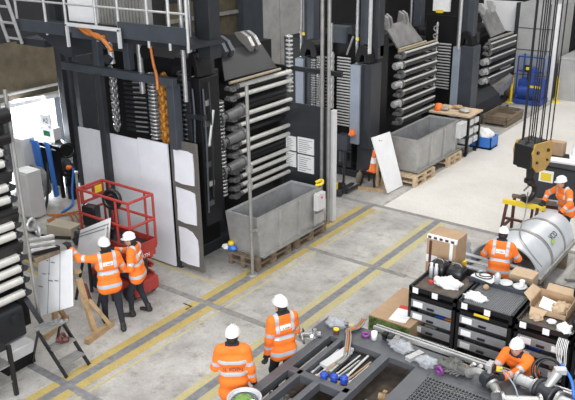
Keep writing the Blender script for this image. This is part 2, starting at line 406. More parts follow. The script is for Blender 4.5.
# front column right of the sheets
column(m1, -10.15, -9.75, -9.98, 10.3, 1.0, 4.1, 7.2, 'dark', True, 'dark', 'black')
for i, (x, y, z0, z1) in enumerate(((-9.72, 10.35, 1.3, 3.9), (-9.7, 10.5, 1.6, 4.0), (-9.9, 10.24, 2.6, 3.9), (-10.3, 11.3, 1.2, 3.8), (-10.42, 11.1, 1.4, 3.6))):
    obj('cable', MB().tube(smooth_pts([(x, y, z1), (x+.04, y-.02, z1*.6+z0*.4), (x-.02, y, z0)]), .022, 6), 'plast' if i % 2 else 'mid', m1)
for i in range(6): obj('clamp_plate', MB().box((-9.73, 10.42+.04*(i % 2), 1.5+.42*i), (.05, .16, .10)), 'gal' if i % 2 else 'mid', m1)
obj('gas_spring', MB().cyl((-9.68, 10.4, 2.75), (-9.66, 10.55, 3.45), .03, None, 8), 'pale', m1)
obj('cross_arm', MB().bb(-10.1, -9.6, 10.2, 10.3, 3.3, 3.4), 'dark', m1, .01)
obj('mast', MB().bb(-9.75, -9.42, 10.3, 10.6, 4.5, 7.4), 'dark', m1, .01)
obj('guide_rod', MB().cyl((-9.85, 10.0, 3.7), (-9.85, 10.0, 7.2), .045, None, 12), 'steel', m1)
obj('front_post', MB().bb(-10.6, -10.35, 10.75, 11.35, .2, 4.1), 'black', m1, .02)
obj('front_post', MB().bb(-10.75, -10.5, 11.2, 11.7, .2, 4.0), 'dark', m1, .02)
hk = [V((-10.4, 10.95+.42*math.cos(a), 4.05+.45*math.sin(a))) for a in [PI*i/8 for i in range(9)]]
obj('lifting_bracket', MB().prism(hk, (-.35, 0, 0)), 'black', m1, .01)
# hood
hood = [V((-10.32, 11.68, 3.76)), V((-10.32, 13.5, 3.76)), V((-10.95, 13.72, 4.24)), V((-10.95, 12.3, 4.24))]
ho = obj('hood', MB().prism(hood, (-.03, 0, -.03)).prism([V((-10.95, 12.3, 4.24)), V((-10.95, 13.72, 4.24)), V((-11.2, 13.75, 4.27)), V((-11.2, 12.35, 4.27))], (0, 0, -.04)), 'hood', m1)
for y in (12.2, 12.4, 13.12, 13.34):
    p = [V((-10.78, y, 4.12)), V((-10.72, y, 4.25)), V((-10.85, y, 4.45)), V((-11.05, y, 4.55)), V((-11.25, y, 4.52)), V((-11.1, y, 4.35)), V((-10.95, y, 4.25))]
    obj('claw', MB().prism(p, (0, .11, 0)), 'hood2' if y > 13 else 'mid', m1)
obj('hood_bead', MB().cyl((-10.25, 11.75, 3.70), (-10.25, 13.55, 3.71), .032, None, 10), 'bead', m1)
for z in (3.55, 3.33, 2.87, 2.66, 2.24, 2.03, 1.64, 1.45, 1.24, 1.05):
    roller(m1, -10.38, 12.12, 14.12, z, .052)
for z in (3.44, 3.1, 2.98, 2.76, 2.45, 2.14, 1.84, 1.74, 1.55, 1.34):
    obj('drip_blade', MB().box((-10.5, 13.1, z), (.06, 1.95, .09), RY(.3)), 'black_belt', m1)
spring_stack('coil_spring', -10.42, 11.55, 1.15, 3.35, .10, 26, 'steel', m1, .03)
for z in (3.0, 2.45, 1.8):
    mb = MB().cyl((-10.35, 11.7, z-.04), (-10.3, 12.15, z+.03), .11, .13, 14).cyl((-10.38, 11.5, z-.06), (-10.35, 11.72, z-.03), .07, None, 12)
    mb.cyl((-10.3, 12.12, z+.02), (-10.3, 12.2, z+.03), .15, None, 14).torus((-10.38, 11.52, z-.06), (0, 1, 0), .13, .035, 14, 6)
    obj('hydraulic_coupling', mb, 'coup', m1)
dm = obj('door', MB().bb(-10.40, -9.68, 10.02, 10.07, .06, 2.86), 'doorframe', m1, .008)
dm.name = 'side_door'
f = MB()
for (z0, z1, k) in ((.16, .98, 0), (1.10, 1.86, 1), (1.96, 2.70, 2)):
    P = [(-10.31, z0+.03), (-10.1, z0), (-9.78, z0+.02), (-9.765, (z0+z1)/2), (-9.78, z1-(.2 if k == 0 else .05)), (-9.92, z1-(.05 if k == 0 else .02)), (-10.1, z1-.01*k), (-10.3, z1), (-10.29, (z0+z1)/2)]
    f.prism([V((x, 10.0, z)) for x, z in P], (0, .02, 0))
obj('taped_white_sheet', f, 'sheet', dm)
# right door with notices
rd = obj('panel_door', MB().bb(-10.55, -9.12, 14.02, 14.08, .55, 2.82), 'slate', m1, .008)
nb = MB()
for x0, x1, z0, z1 in ((-10.45, -10.15, 1.62, 1.98), (-10.45, -10.15, 1.2, 1.58), (-10.1, -9.62, 1.6, 2.0), (-10.1, -9.62, 1.12, 1.56)): nb.bb(x0, x1, 14.0, 14.02, z0, z1)
nt_ = MB()
for x0, x1, z0, z1 in ((-10.42, -10.18, 1.64, 1.95), (-10.42, -10.18, 1.22, 1.55), (-10.06, -9.66, 1.62, 1.97), (-10.06, -9.66, 1.15, 1.53)):
    k = 7
    for i in range(k): nt_.bb(x0, x0+(x1-x0)*R.uniform(.5, 1), 13.994, 14.0, z0+(z1-z0)*(i+.25)/k, z0+(z1-z0)*(i+.5)/k)
each('notice_sheet', nb, 'label', rd); each('printed_line', nt_, 'drawer', rd)
obj('door_frame_post', MB().bb(-9.12, -9.02, 13.96, 14.1, 0.02, 2.8), 'lt', m1, .01)
obj('tall_pole', MB().cyl((-9.32, 13.9, 0), (-9.32, 13.9, 6.4), .042, None, 12), 'gal', m1)
obj('tall_pole', MB().cyl((-9.1, 13.85, 0), (-9.1, 13.85, 6.4), .042, None, 12), 'gal', m1)
obj('crossbeam', MB().bb(-11.2, -9.0, 14.2, 14.3, 3.55, 3.65), 'dark', m1)
spring_stack('coil_spring', -10.5, 14.25, 3.0, 4.4, .07, 14, 'pale', m1, .025)
# ================================================================== MACHINE 2
def machine(label, dx, dy, ys, x0c, x1c, yr0, yr1, zr0, zr1, nr, rr, xr, zt, knobs, name='roller_stack_machine'):
    t = thing(name, label, 'machine', (-11.5, ys+2, 0), 'tall roller stack machines')
    obj('core', MB().bb(-13.6, -10.9, ys+1.2, yr1+.1, .2, zt+.1).bb(-10.95, xr-.28, yr0-.2, yr1+.1, .3, zt-.1), 'black', t)
    obj('plinth', MB().bb(-13.6, xr+.1, ys+.1, yr1+.2, 0, .22), 'dark', t, .02)
    return t
m2 = machine('tall dark machine with fat grey rollers behind the second tank and leaning white board', 0, 0, 17.0, 0, 0, 19.35, 21.6, 1.12, 3.2, 8, .13, -10.3, 3.5, ())
column(m2, -12.28, -11.5, -12.0, 17.0, .3, 3.3, 6.5)
column(m2, -10.44, -9.82, -10.14, 17.0, .95, 3.3, 6.5)
obj('mast', MB().bb(-10.02, -9.8, 17.3, 17.6, 3.4, 6.5), 'slate', m2, .01)
obj('guide_rod', MB().cyl((-9.86, 16.95, 3.6), (-9.86, 16.95, 6.5), .05, None, 10), 'pale', m2)
for x in (-12.0, -10.25): obj('yellow_tag', MB().bb(x, x+.07, 16.9, 16.93, 3.92, 4.0), 'yel', m2)
spring_stack('coil_spring', -11.38, 16.9, 1.2, 3.4, .10, 34, 'steel', m2, .022)
spring_stack('chain_column', -10.98, 16.85, 1.25, 3.5, .09, 26, 'pale', m2, .024, 'chain')
spring_stack('coil_spring', -11.62, 16.95, 1.2, 3.3, .08, 30, 'steel', m2, .02)
comb('tine_rack', -10.86, -10.44, 16.95, 1.5, 3.45, 24, .026, 'pale', m2, .0)
comb('tine_rack', -11.3, -11.05, 17.02, 1.3, 3.4, 22, .025, 'steel', m2, .0)
obj('back_panel', MB().bb(-11.5, -10.4, 17.3, 17.34, .3, 4.0), 'black', m2)
obj('top_beam', MB().bb(-12.3, -9.8, 17.4, 17.6, 3.45, 3.75), 'dark', m2, .01)
obj('drive_box', MB().bb(-11.3, -10.75, 17.2, 17.5, 3.75, 4.2), 'mid', m2, .01)
obj('drive_rod', MB().cyl((-11.1, 17.0, 3.4), (-11.1, 17.0, 4.3), .05, None, 8).cyl((-10.6, 17.0, 3.5), (-10.4, 17.0, 4.0), .03, None, 8), 'steel', m2)
obj('front_post', MB().bb(-10.25, -9.75, 17.05, 17.9, .25, 1.0), 'slate', m2, .02)
obj('front_post', MB().bb(-10.55, -10.25, 17.9, 18.7, .25, 3.9), 'black', m2, .02)
obj('front_post', MB().bb(-10.4, -10.28, 18.2, 18.35, .25, 3.7), 'dark', m2, .02)
obj('gearbox', MB().bb(-10.75, -10.4, 16.75, 17.05, .85, 1.3).cyl((-10.6, 16.9, .5), (-10.6, 16.9, .85), .12, None, 12), 'mid', m2, .02)
obj('lower_guard', MB().bb(-12.0, -10.4, 17.0, 17.1, .3, .95), 'dark', m2, .02)
for i in range(8):
    z = 3.16-i*.285
    roller(m2, -10.22, 19.45, 21.65, z, .105, 'slate', True, i in (1, 3, 5))
    obj('bright_edge', MB().cyl((-10.13, 19.45, z+.07), (-10.13, 21.65, z+.07), .034, None, 8), 'chrome', m2)
hood = [V((-10.25, 19.25, 3.4)), V((-10.25, 20.85, 3.4)), V((-10.55, 20.35, 4.05)), V((-10.55, 18.95, 4.05))]
obj('hood', MB().prism(hood, (-.04, 0, -.03)), 'hood2', m2)
for y in (18.98, 19.95):
    for d in (0, .2):
        p = [V((-10.5, y+d, 3.9)), V((-10.44, y+d, 4.05)), V((-10.5, y+d, 4.25)), V((-10.65, y+d, 4.35)), V((-10.7, y+d, 4.02))]
        obj('claw', MB().prism(p, (0, .1, 0)), 'hood2', m2)
obj('hood_bead', MB().cyl((-10.2, 19.2, 3.36), (-10.2, 20.95, 3.36), .035, None, 10).cyl((-10.2, 19.2, 3.3), (-10.2, 21.6, 3.3), .03, None, 10), 'bead', m2)
# ================================================================== MACHINE 3
m3 = machine('farthest roller machine with raised grey hood, standing beyond the second tank near the blue pump', 0, 0, 23.5, 0, 0, 25.8, 28.3, 1.2, 2.5, 5, .13, -10.25, 2.9, ())
column(m3, -10.35, -9.62, -10.1, 23.4, .3, 2.9, 6.0, 'ltblue', True, 'mid', 'mid')
obj('mast', MB().bb(-10.0, -9.75, 23.5, 23.8, 3.0, 6), 'mid', m3, .01)
obj('guide_rod', MB().cyl((-10.12, 23.25, 2.8), (-10.12, 23.25, 6.0), .05, None, 10), 'pale', m3)
column(m3, -12.2, -11.55, -11.95, 23.5, .3, 2.9, 6.0, 'mid')
comb('tine_rack', -11.45, -11.0, 23.4, 1.3, 2.95, 16, .03, 'pale', m3)
comb('tine_rack', -10.92, -10.45, 23.4, 1.35, 2.95, 16, .03, 'pale', m3)
spring_stack('chain_column', -10.97, 23.3, 1.3, 3.6, .08, 18, 'pale', m3, .025, 'chain')
obj('back_panel', MB().bb(-11.55, -10.3, 23.7, 23.74, .3, 3.8), 'black', m3)
obj('top_beam', MB().bb(-12.3, -9.7, 23.75, 24.0, 2.95, 3.3), 'dark', m3, .01)
obj('yellow_tag', MB().bb(-11.15, -10.9, 23.55, 23.58, 3.9, 4.0), 'yel', m3)
obj('white_cover', MB().bb(-11.3, -10.7, 23.6, 23.7, 3.95, 4.5), 'white', m3)
obj('front_post', MB().bb(-10.6, -10.35, 24.2, 25.6, .25, 3.2), 'black', m3, .02)
obj('front_foot', MB().prism([V((-10.3, 24.4, .22)), V((-9.65, 24.4, .22)), V((-9.8, 24.4, .7)), V((-10.3, 24.4, 1.1))], (0, 2.2, 0)), 'dark', m3, .02)
obj('front_plinth', MB().bb(-10.3, -9.62, 24.0, 27.2, 0, .18), 'slate', m3, .02)
obj('plinth_rail', MB().bb(-9.72, -9.64, 24.2, 27.0, .18, .3), 'gal', m3)
for i, z in enumerate((2.52, 2.3, 1.98, 1.62, 1.28)):
    roller(m3, -10.15, 25.95, 28.5, z, .12, 'slate', True, i in (2, 3, 4))
    obj('bright_edge', MB().cyl((-10.06, 25.95, z+.09), (-10.06, 28.5, z+.09), .032, None, 8), 'chrome', m3)
obj('lower_chute', MB().prism([V((-10.4, 25.8, .4)), V((-9.9, 25.8, .3)), V((-9.9, 28.2, .8)), V((-10.4, 28.2, 1.0))], (0, 0, .3)), 'hood2', m3)
hood = [V((-10.2, 26.3, 2.8)), V((-10.2, 27.7, 2.85)), V((-10.55, 27.2, 3.75)), V((-10.55, 25.9, 3.75))]
obj('hood', MB().prism(hood, (-.04, 0, -.03)), 'hood2', m3)
for y in (25.65, 26.6):
    obj('claw', MB().prism([V((-10.45, y+.3, 3.6)), V((-10.4, y+.3, 3.8)), V((-10.55, y+.3, 4.0)), V((-10.75, y+.3, 4.0)), V((-10.65, y+.3, 3.7))], (0, .16, 0)), 'pale', m3)
obj('hood_bead', MB().cyl((-10.15, 26.0, 2.72), (-10.15, 28.3, 2.72), .05, None, 10), 'gal', m3)
# ================================================================== NEAR-LEFT MACHINE
m0 = thing('roller_stack_machine', 'dark machine with bright rollers ending above the step ladder', 'machine', (-11, 5, 0), 'tall roller stack machines')
obj('core', MB().bb(-13.5, -10.35, 2.5, 6.1, .9, 4.2), 'black', m0)
obj('plinth', MB().bb(-13.2, -9.75, 2.5, 5.98, .26, .46), 'lt', m0, .02)
obj('plinth_base', MB().bb(-13.0, -9.85, 2.5, 6.0, 0, .28), 'black', m0)
obj('lower_housing', MB().bb(-11, -9.95, 2.5, 6.0, .5, 1.06).cyl((-9.95, 5.8, .9), (-9.9, 5.8, .9), .08, None, 12), 'dark', m0, .04)
for z in (3.64, 3.46, 3.06, 2.86, 2.42, 2.24, 1.84, 1.64, 1.43, 1.19):
    roller(m0, -10.1, 3.2, 6.12, z, .07, 'chrome', False)
    obj('end_bracket', MB().box((-10.1, 6.18, z-.02), (.12, .1, .09)).cyl((-10.02, 6.2, z), (-10.16, 6.2, z), .045, None, 10), 'slate', m0, .01)
for z in (3.22, 2.6, 2.5, 2.0):
    obj('drip_blade', MB().box((-10.12, 4.7, z), (.06, 3.1, .2), RY(.3)), 'black_belt', m0)
obj('corner_pole', MB().cyl((-10.02, 6.30, .5), (-10.02, 6.30, 4.6), .028, None, 10), 'gal', m0)
obj('side_frame', MB().bb(-10.35, -10.2, 6.05, 6.25, .5, 4.3), 'black', m0, .01)
obj('valve_block', MB().box((-10.0, 5.95, 4.2), (.2, .35, .5)).cyl((-9.9, 5.8, 4.25), (-9.9, 6.2, 4.25), .12, None, 12).cyl((-9.9, 5.8, 3.9), (-9.9, 6.15, 3.9), .1, None, 12), 'black', m0, .02)
mb = MB()
for i in range(3):
    z = 2.1-.1*i; mb.cyl((-10.0, 6.3, z), (-9.95, 6.75, z-.08), .035, None, 10)
mb.torus((-10.0, 6.4, 2.35), (1, .2, 0), .09, .03, 14, 6).torus((-10.0, 6.5, 2.2), (.2, 1, 0), .08, .025, 14, 6).cyl((-10.0, 6.4, 2.35), (-10.0, 6.6, 2.2), .045, .04, 10)
obj('end_coupling', mb, 'steel', m0)
obj('brown_shelf', MB().box((-10.1, 6.6, 1.72), (.3, .5, .1)), 'pallet', m0, .01)
obj('swing_arm', MB().bar((-10.0, 6.35, 1.85), (-9.95, 6.82, 1.8), .09, .07), 'black', m0)
obj('swing_arm', MB().bar((-10.0, 6.1, 1.1), (-9.9, 6.3, .5), .1, .08), 'slate', m0)
# ================================================================== WALKWAY over machine 1
wk = thing('walkway_platform', 'raised dark steel walkway with white handrails', 'walkway', (-12, 10, 4.8))
obj('deck', MB().bb(-14.9, -9.35, 9.6, 10.6, 4.78, 4.86), 'dark', wk)
each('toe_board', MB().bb(-14.4, -12.75, 9.55, 9.6, 4.78, 5.02).bb(-11.1, -9.3, 9.55, 9.6, 4.88, 5.18), 'mid', wk)
obj('bracket', MB().prism([V((-13.9, 9.65, 4.78)), V((-12.7, 9.65, 4.78)), V((-12.7, 9.65, 4.35)), V((-12.9, 9.65, 4.3))], (0, .8, 0)), 'slate', wk)
obj('bracket', MB().bb(-14.6, -13.6, 9.65, 10.2, 4.45, 4.6), 'slate', wk)
for x in (-14.35, -13.35, -12.68, -11.75, -11.1, -10.3, -9.75, -9.3):
    obj('railing_post', MB().cyl((x, 9.58, 4.75), (x, 9.58, 6.2), .03, None, 8), 'pale', wk)
for z in (5.42, 5.75, 6.1):
    obj('handrail', MB().cyl((-14.4, 9.58, z), (-9.3, 9.58, z), .022, None, 8), 'pale', wk)
obj('box_frame', MB().bb(-12.5, -10.9, 9.4, 9.45, 5.02, 5.08).bb(-12.5, -12.45, 9.4, 9.45, 4.6, 5.05).bb(-10.96, -10.9, 9.4, 9.45, 4.7, 5.05), 'lt', wk)
obj('box_infill', MB().bb(-12.45, -10.96, 9.5, 9.54, 4.78, 5.02), 'mid', wk)
mb = MB()
for x in (-14.75, -14.25):
    mb.cyl((x, 9.55, 4.5), (x+.15, 9.0, 6.4), .04, None, 8)
for i in range(6): mb.bar((-14.72+.03*i, 9.5-.1*i, 4.6+.35*i), (-14.22+.03*i, 9.5-.1*i, 4.6+.35*i), .05, .04)
obj('ladder', mb, 'pale', wk)
tag(obj('air_hose', MB().tube(smooth_pts([(-12.1, 9.47, 5.0), (-11.9, 9.47, 4.9), (-11.6, 9.45, 4.9), (-11.4, 9.45, 4.8), (-11.25, 9.48, 4.62)]), .045, 8).tube(smooth_pts([(-12.2, 9.46, 5.02), (-11.9, 9.46, 4.98), (-11.6, 9.44, 4.86), (-11.4, 9.45, 4.88)]), .04, 8), 'orange', None), 'orange hose bundled inside the white frame below the walkway rail', 'hose')
tag(obj('air_hose', MB().tube(smooth_pts([(-10.62, 9.9, 4.8), (-10.55, 9.88, 4.4), (-10.45, 9.85, 4.15), (-10.4, 9.80, 3.9)]), .03, 8), 'orange', None), 'orange hose hanging down from the walkway beside the coil springs', 'hose')
tag(obj('white_board', MB().bb(-14.05, -13.1, 10.7, 10.78, 4.87, 6.6), 'white', None, .01), 'large plain white board standing on the walkway at the top left', 'board')
mb = MB().bb(-13.0, -11.6, 10.7, 10.95, 4.87, 6.6)
for i in range(14): mb.bb(-12.98+i*.1, -12.92+i*.1, 10.67, 10.7, 4.9, 6.55)
tag(obj('grey_cabinet', mb, 'gal', None), 'grey ribbed cabinet on the walkway right of the white board', 'cabinet')
mb = MB().bb(-14.35, -14.2, 12, 12.2, 4.6, 6.6).bb(-13.9, -13.8, 11.8, 12, 4.6, 6.6)
# ================================================================== BACKGROUND LEFT
tag(obj('steel_column', MB().bb(-17.1, -16.85, 12.4, 12.9, 0, 6).bb(-16.85, -16.45, 12.6, 12.75, 0, 6).bb(-16.45, -16.2, 12.4, 12.9, 0, 6).bb(-17.2, -16.1, 12.3, 13, 0, .03), 'slate', None, .01), 'grey steel building column left of the white sheeted machine', 'column')
tag(obj('control_cabinet', MB().bb(-17.5, -16.9, 10.9, 11.3, .08, 1.55).bb(-17.45, -16.95, 10.95, 11.25, 0, .08).bb(-17.47, -16.93, 10.88, 10.9, .15, 1.5), 'white', None, .01), 'pale grey cabinet behind the other, nearest the blue hoses', 'cabinet')
tag(obj('control_cabinet', MB().bb(-15.75, -15.2, 9.8, 10.2, .06, 1.25).bb(-15.7, -15.25, 9.85, 10.15, 0, .06).bb(-15.72, -15.23, 9.78, 9.8, .1, 1.2), 'white', None, .01), 'pale grey cabinet in front, just right of the near roller ends', 'cabinet')
hz = thing('hose_stand', 'dark stand hung with blue hoses below the bright window', 'hose stand', (-16.2, 11.6, 0))
each('stand_frame', MB().bb(-16.90, -15.90, 11.7, 11.78, 1.35, 1.45).bb(-16.90, -16.82, 11.7, 11.78, 0, 1.4).bb(-15.98, -15.90, 11.7, 11.78, 0, 1.4).bb(-16.70, -16.05, 11.75, 11.8, .3, 1.3), 'black', hz)
for i, (x, l) in enumerate(((-16.75, .7), (-16.65, .6), (-16.55, .9), (-16.15, 1.35), (-16.08, 1.3))):
    obj('blue_hose', MB().tube(smooth_pts([(x-.1, 11.6, 1.5-(i < 3)*.02), (x, 11.58, 1.42), (x+.08, 11.56, 1.4-l*.5), (x+.15, 11.55, 1.42-l)]), .05, 8), 'bluehose', hz)
for k in range(4): obj('grey_hose', MB().torus((-16.30-.03*k, 11.45-.05*k, .5), (.2, 1, .1), .36+.03*k, .03, 22, 6), 'drawer', hz)
hz.location.y -= .45
tg = thing('test_unit', 'white wall unit with green screen and sign beside the window', 'test unit', (-17.3, 12.1, 1.3))
obj('housing', MB().bb(-17.55, -16.95, 11.95, 12.2, 1.2, 1.6), 'white', tg, .01)
obj('screen', MB().bb(-17.4, -17.12, 11.94, 11.95, 1.35, 1.5), 'screen', tg)
sg = obj('sign', MB().bb(-17.45, -17.0, 11.93, 11.95, 1.66, 1.95), 'label', tg)
obj('lettering', place(text_mb('A2', .2), RX(PI/2), (-17.22, 11.925, 1.8)), 'ink', sg)
obj('stand', MB().bb(-17.3, -17.2, 12.0, 12.1, 0, 1.95), 'lt', tg)
mt = thing('pump_motor', 'blue grey pump motor on a pale stand by the steel column', 'motor', (-16.4, 11.7, 0))
obj('stand', MB().bb(-16.8, -16.0, 11.5, 11.9, .5, .56).bb(-16.75, -16.7, 11.5, 11.9, 0, .5).bb(-16.1, -16.05, 11.5, 11.9, 0, .5), 'lt', mt)
mb = MB().cyl((-16.75, 11.7, .76), (-16.2, 11.7, .76), .18, None, 16).cyl((-16.2, 11.7, .76), (-16.0, 11.7, .76), .1, None, 12).bb(-16.7, -16.3, 11.6, 11.8, .56, .62).bb(-16.6, -16.4, 11.6, 11.8, .9, 1.02)
for i in range(8): mb.torus((-16.72+.06*i, 11.7, .76), (1, 0, 0), .18, .012, 16, 5)
obj('motor_body', mb, 'mid', mt)
tag(obj('dark_duct', MB().cyl((-16.9, 12.05, 1.12), (-16.3, 11.85, 1.12), .17, None, 14).torus((-16.3, 11.85, 1.12), (.8, -.3, 0), .2, .03, 16, 6), 'black', None), 'short black pipe end above the blue grey pump motor', 'pipe')
mb = MB().lathe([(0, .02), (.3, .02), (.33, .1), (.33, .7), (.28, .8), (.12, .84), (.12, .9), (0, .9)], (-15.7, 12.3, 0), 20)
tag(obj('white_drum', mb, 'lt', None), 'whitish round drum at the foot of the steel column', 'drum')
mb = MB()
for k in range(4): mb.tube(smooth_pts([(-15.2+.12*k, 10.2, .04), (-14.7, 10.5+.1*k, .05), (-14.2+.1*k, 10.2+.1*k, .04), (-14.5, 9.9+.07*k, .05), (-14.9, 10.0+.05*k, .04)]), .018, 6)
tag(obj('floor_hose', mb, 'orange', None), 'orange hose heaped on the floor left of the red lift', 'hose')
tag(obj('floor_hose', MB().tube(smooth_pts([(-15.9, 10.9, 1.1), (-15.7, 10.7, .6), (-15.5, 10.4, .1), (-15.3, 10.0, .05), (-14.9, 9.4, .05), (-14.2, 9.3, .05), (-13.5, 9.6, .05)]), .035, 6), 'plast', None), 'black hose hanging then curling across the floor behind the lift', 'hose')
tag(obj('floor_hose', MB().tube(smooth_pts([(-15.5, 11.4, .9), (-15.4, 11.2, .4), (-15.2, 11.0, .06), (-15.0, 10.5, .05)]), .03, 6), 'bluehose', None), 'thin blue hose dropping to the floor past the white drum', 'hose')
tag(obj('timber_block', MB().box((-13.9, 9.75, .13), (.75, .38, .26), RZ(.2)), 'cream', None, .01), 'pale timber block on the floor left of the red lift', 'block')
tag(obj('hose_fitting', MB().blob((-13.0, 9.6, .18), (.25, .2, .22), 3), 'slate', None), 'dark heap of fittings on the floor behind the lift', 'fitting')
tag(obj('valve_rack', MB().bb(-15.75, -15.55, 11.3, 11.45, .0, .85).cyl((-15.8, 11.3, .7), (-15.5, 11.3, .7), .07, None, 12).cyl((-15.75, 11.3, .4), (-15.5, 11.3, .4), .05, None, 12), 'black', None, .01), 'small black valve rack right of the blue hoses', 'rack')
tag(obj('safety_cap', MB().lathe([(0, .09), (.07, .08), (.09, 0), (0, 0)], (-15.65, 11.37, .85), 14), 'cone', None), 'small orange cap on the black valve rack', 'cap')
# ================================================================== RED LIFT
lf = thing('scissor_lift', 'small red scissor lift with guard rails in front of the white sheets', 'lift', (-10.6, 8.6, 0))
lx0, lx1, ly0, ly1 = -11.34, -9.90, 8.36, 8.98
obj('chassis', MB().bb(lx0+.05, lx1, ly0+.02, ly1, .12, .4), 'red', lf, .03)
for x in (lx0+.25, lx1-.22):
    for y in (ly0+.03, ly1-.02):
        obj('wheel', MB().cyl((x, y-.05, .15), (x, y+.05, .15), .15, None, 18), 'plast', lf)
mb = MB()
for y in (ly0+.08, ly1-.08):
    for k in range(3):
        z0 = .42+.19*k
        mb.bar((lx0+.15, y, z0), (lx1-.1, y, z0+.18), .04, .06).bar((lx0+.15, y+.045, z0+.18), (lx1-.1, y+.045, z0), .04, .06)
obj('scissor_arms', mb, 'red', lf)
obj('hydraulic_unit', MB().bb(lx1-.55, lx1-.15, ly0+.12, ly1-.12, .4, .8).cyl((lx1-.5, ly0+.08, .55), (lx1-.1, ly0+.08, .55), .07, None, 12), 'slate', lf, .02)
obj('deck', MB().bb(lx0, lx1, ly0, ly1, 1.0, 1.08), 'slate', lf)
each('toe_board', MB().bb(lx0, lx1, ly0-.01, ly0+.01, 1.0, 1.22).bb(lx0, lx1, ly1-.01, ly1+.01, 1.0, 1.2).bb(lx0-.01, lx0+.01, ly0, ly1, 1.0, 1.2).bb(lx1-.01, lx1+.01, ly0, ly1, 1.0, 1.2), 'red', lf)
tl = obj('maker_plate', MB().bb(lx1+.01, lx1+.02, ly0+.05, ly1-.05, .88, 1.0), 'red', lf)
obj('lettering', place(text_mb('ATN', .1), RZ(PI/2) @ RX(PI/2), (lx1+.022, (ly0+ly1)/2, .94)), 'label', tl)
for (x, y) in ((lx0, ly0), (lx1, ly0), (lx1, ly1), (lx0, ly1), ((lx0+lx1)/2-.5, ly1), ((lx0+lx1)/2+.5, ly1), (lx1-.35, ly0)):
    obj('guard_post', MB().cyl((x, y, 1.05), (x, y, 2.1), .025, None, 8), 'red', lf)
for z in (2.1, 1.6):
    obj('guard_rail', MB().cyl((lx0, ly0, z), (lx1, ly0, z), .028, None, 8), 'red', lf)
    obj('guard_rail', MB().cyl((lx0, ly1, z), (lx1, ly1, z), .028, None, 8), 'red', lf)
    obj('guard_rail', MB().cyl((lx0, ly0, z), (lx0, ly1, z), .028, None, 8), 'red', lf)
    obj('guard_rail', MB().cyl((lx1, ly0, z), (lx1, ly1, z), .028, None, 8), 'red', lf)
sb = obj('sign_plate', MB().bb(lx0+.03, lx0+.05, ly0+.03, ly1-.03, 1.78, 2.08), 'red', lf)
obj('sticker', MB().bb(lx0+.05, lx0+.056, ly0+.1, ly0+.3, 1.84, 2.03), 'lt', sb)
obj('sticker', MB().bb(lx0+.05, lx0+.056, ly0+.38, ly0+.55, 1.9, 2.05), 'yel', sb)
obj('control_box', MB().box((lx0+.2, ly0+.12, 1.55), (.32, .2, .42), RZ(.2)), 'plast', lf, .03)
mb = MB().torus((-10.92, 8.84, 1.82), (.35, -1, .1), .17, .055, 20, 8).cyl((-10.92, 8.85, 1.82), (-10.9, 8.78, 1.82), .09, None, 12)
tag(obj('hose_reel', mb, 'plast', None), 'round black hose reel hanging on the back rail of the red lift', 'reel')
tag(obj('power_tool', MB().cyl((-10.95, 8.62, 1.14), (-10.85, 8.65, 1.38), .05, None, 10).bar((-10.98, 8.6, 1.3), (-10.72, 8.65, 1.27), .07, .07).bar((-10.76, 8.64, 1.27), (-10.74, 8.6, 1.1), .05, .05), 'plast', None, .01), 'black hand tool standing on the deck of the red lift', 'tool')
# ================================================================== TANKS AND PALLETS
def pallet(x0, x1, y0, y1, z0, label, m='pallet', h=.144):
    t = thing('pallet', label, 'pallet', ((x0+x1)/2, (y0+y1)/2, z0), 'pallets on the floor')
    lx = (x1-x0)
    mb = MB()
    for i in range(5):
        xx = x0+lx*(i+.5)/5; mb.bb(xx-lx*.085, xx+lx*.085, y0, y1, z0+h-.022, z0+h)
    each('deck_board', mb, m, t)
    mb = MB(); bl = MB(); bt = MB()
    for j in (0, .5, 1):
        yy = y0+.07+(y1-y0-.14)*j; mb.bb(x0, x1, yy-.07, yy+.07, z0+h-.044, z0+h-.022)
        for i in (0, .5, 1):
            xx = x0+.05+(lx-.1)*i; bl.bb(xx-.05, xx+.05, yy-.07, yy+.07, z0+.022, z0+h-.044)
    for i in (0, .5, 1):
        xx = x0+.05+(lx-.1)*i; bt.bb(xx-.05, xx+.05, y0, y1, z0, z0+.022)
    each('stringer', mb, m, t); each('block', bl, m, t); each('base_board', bt, m, t)
    return t
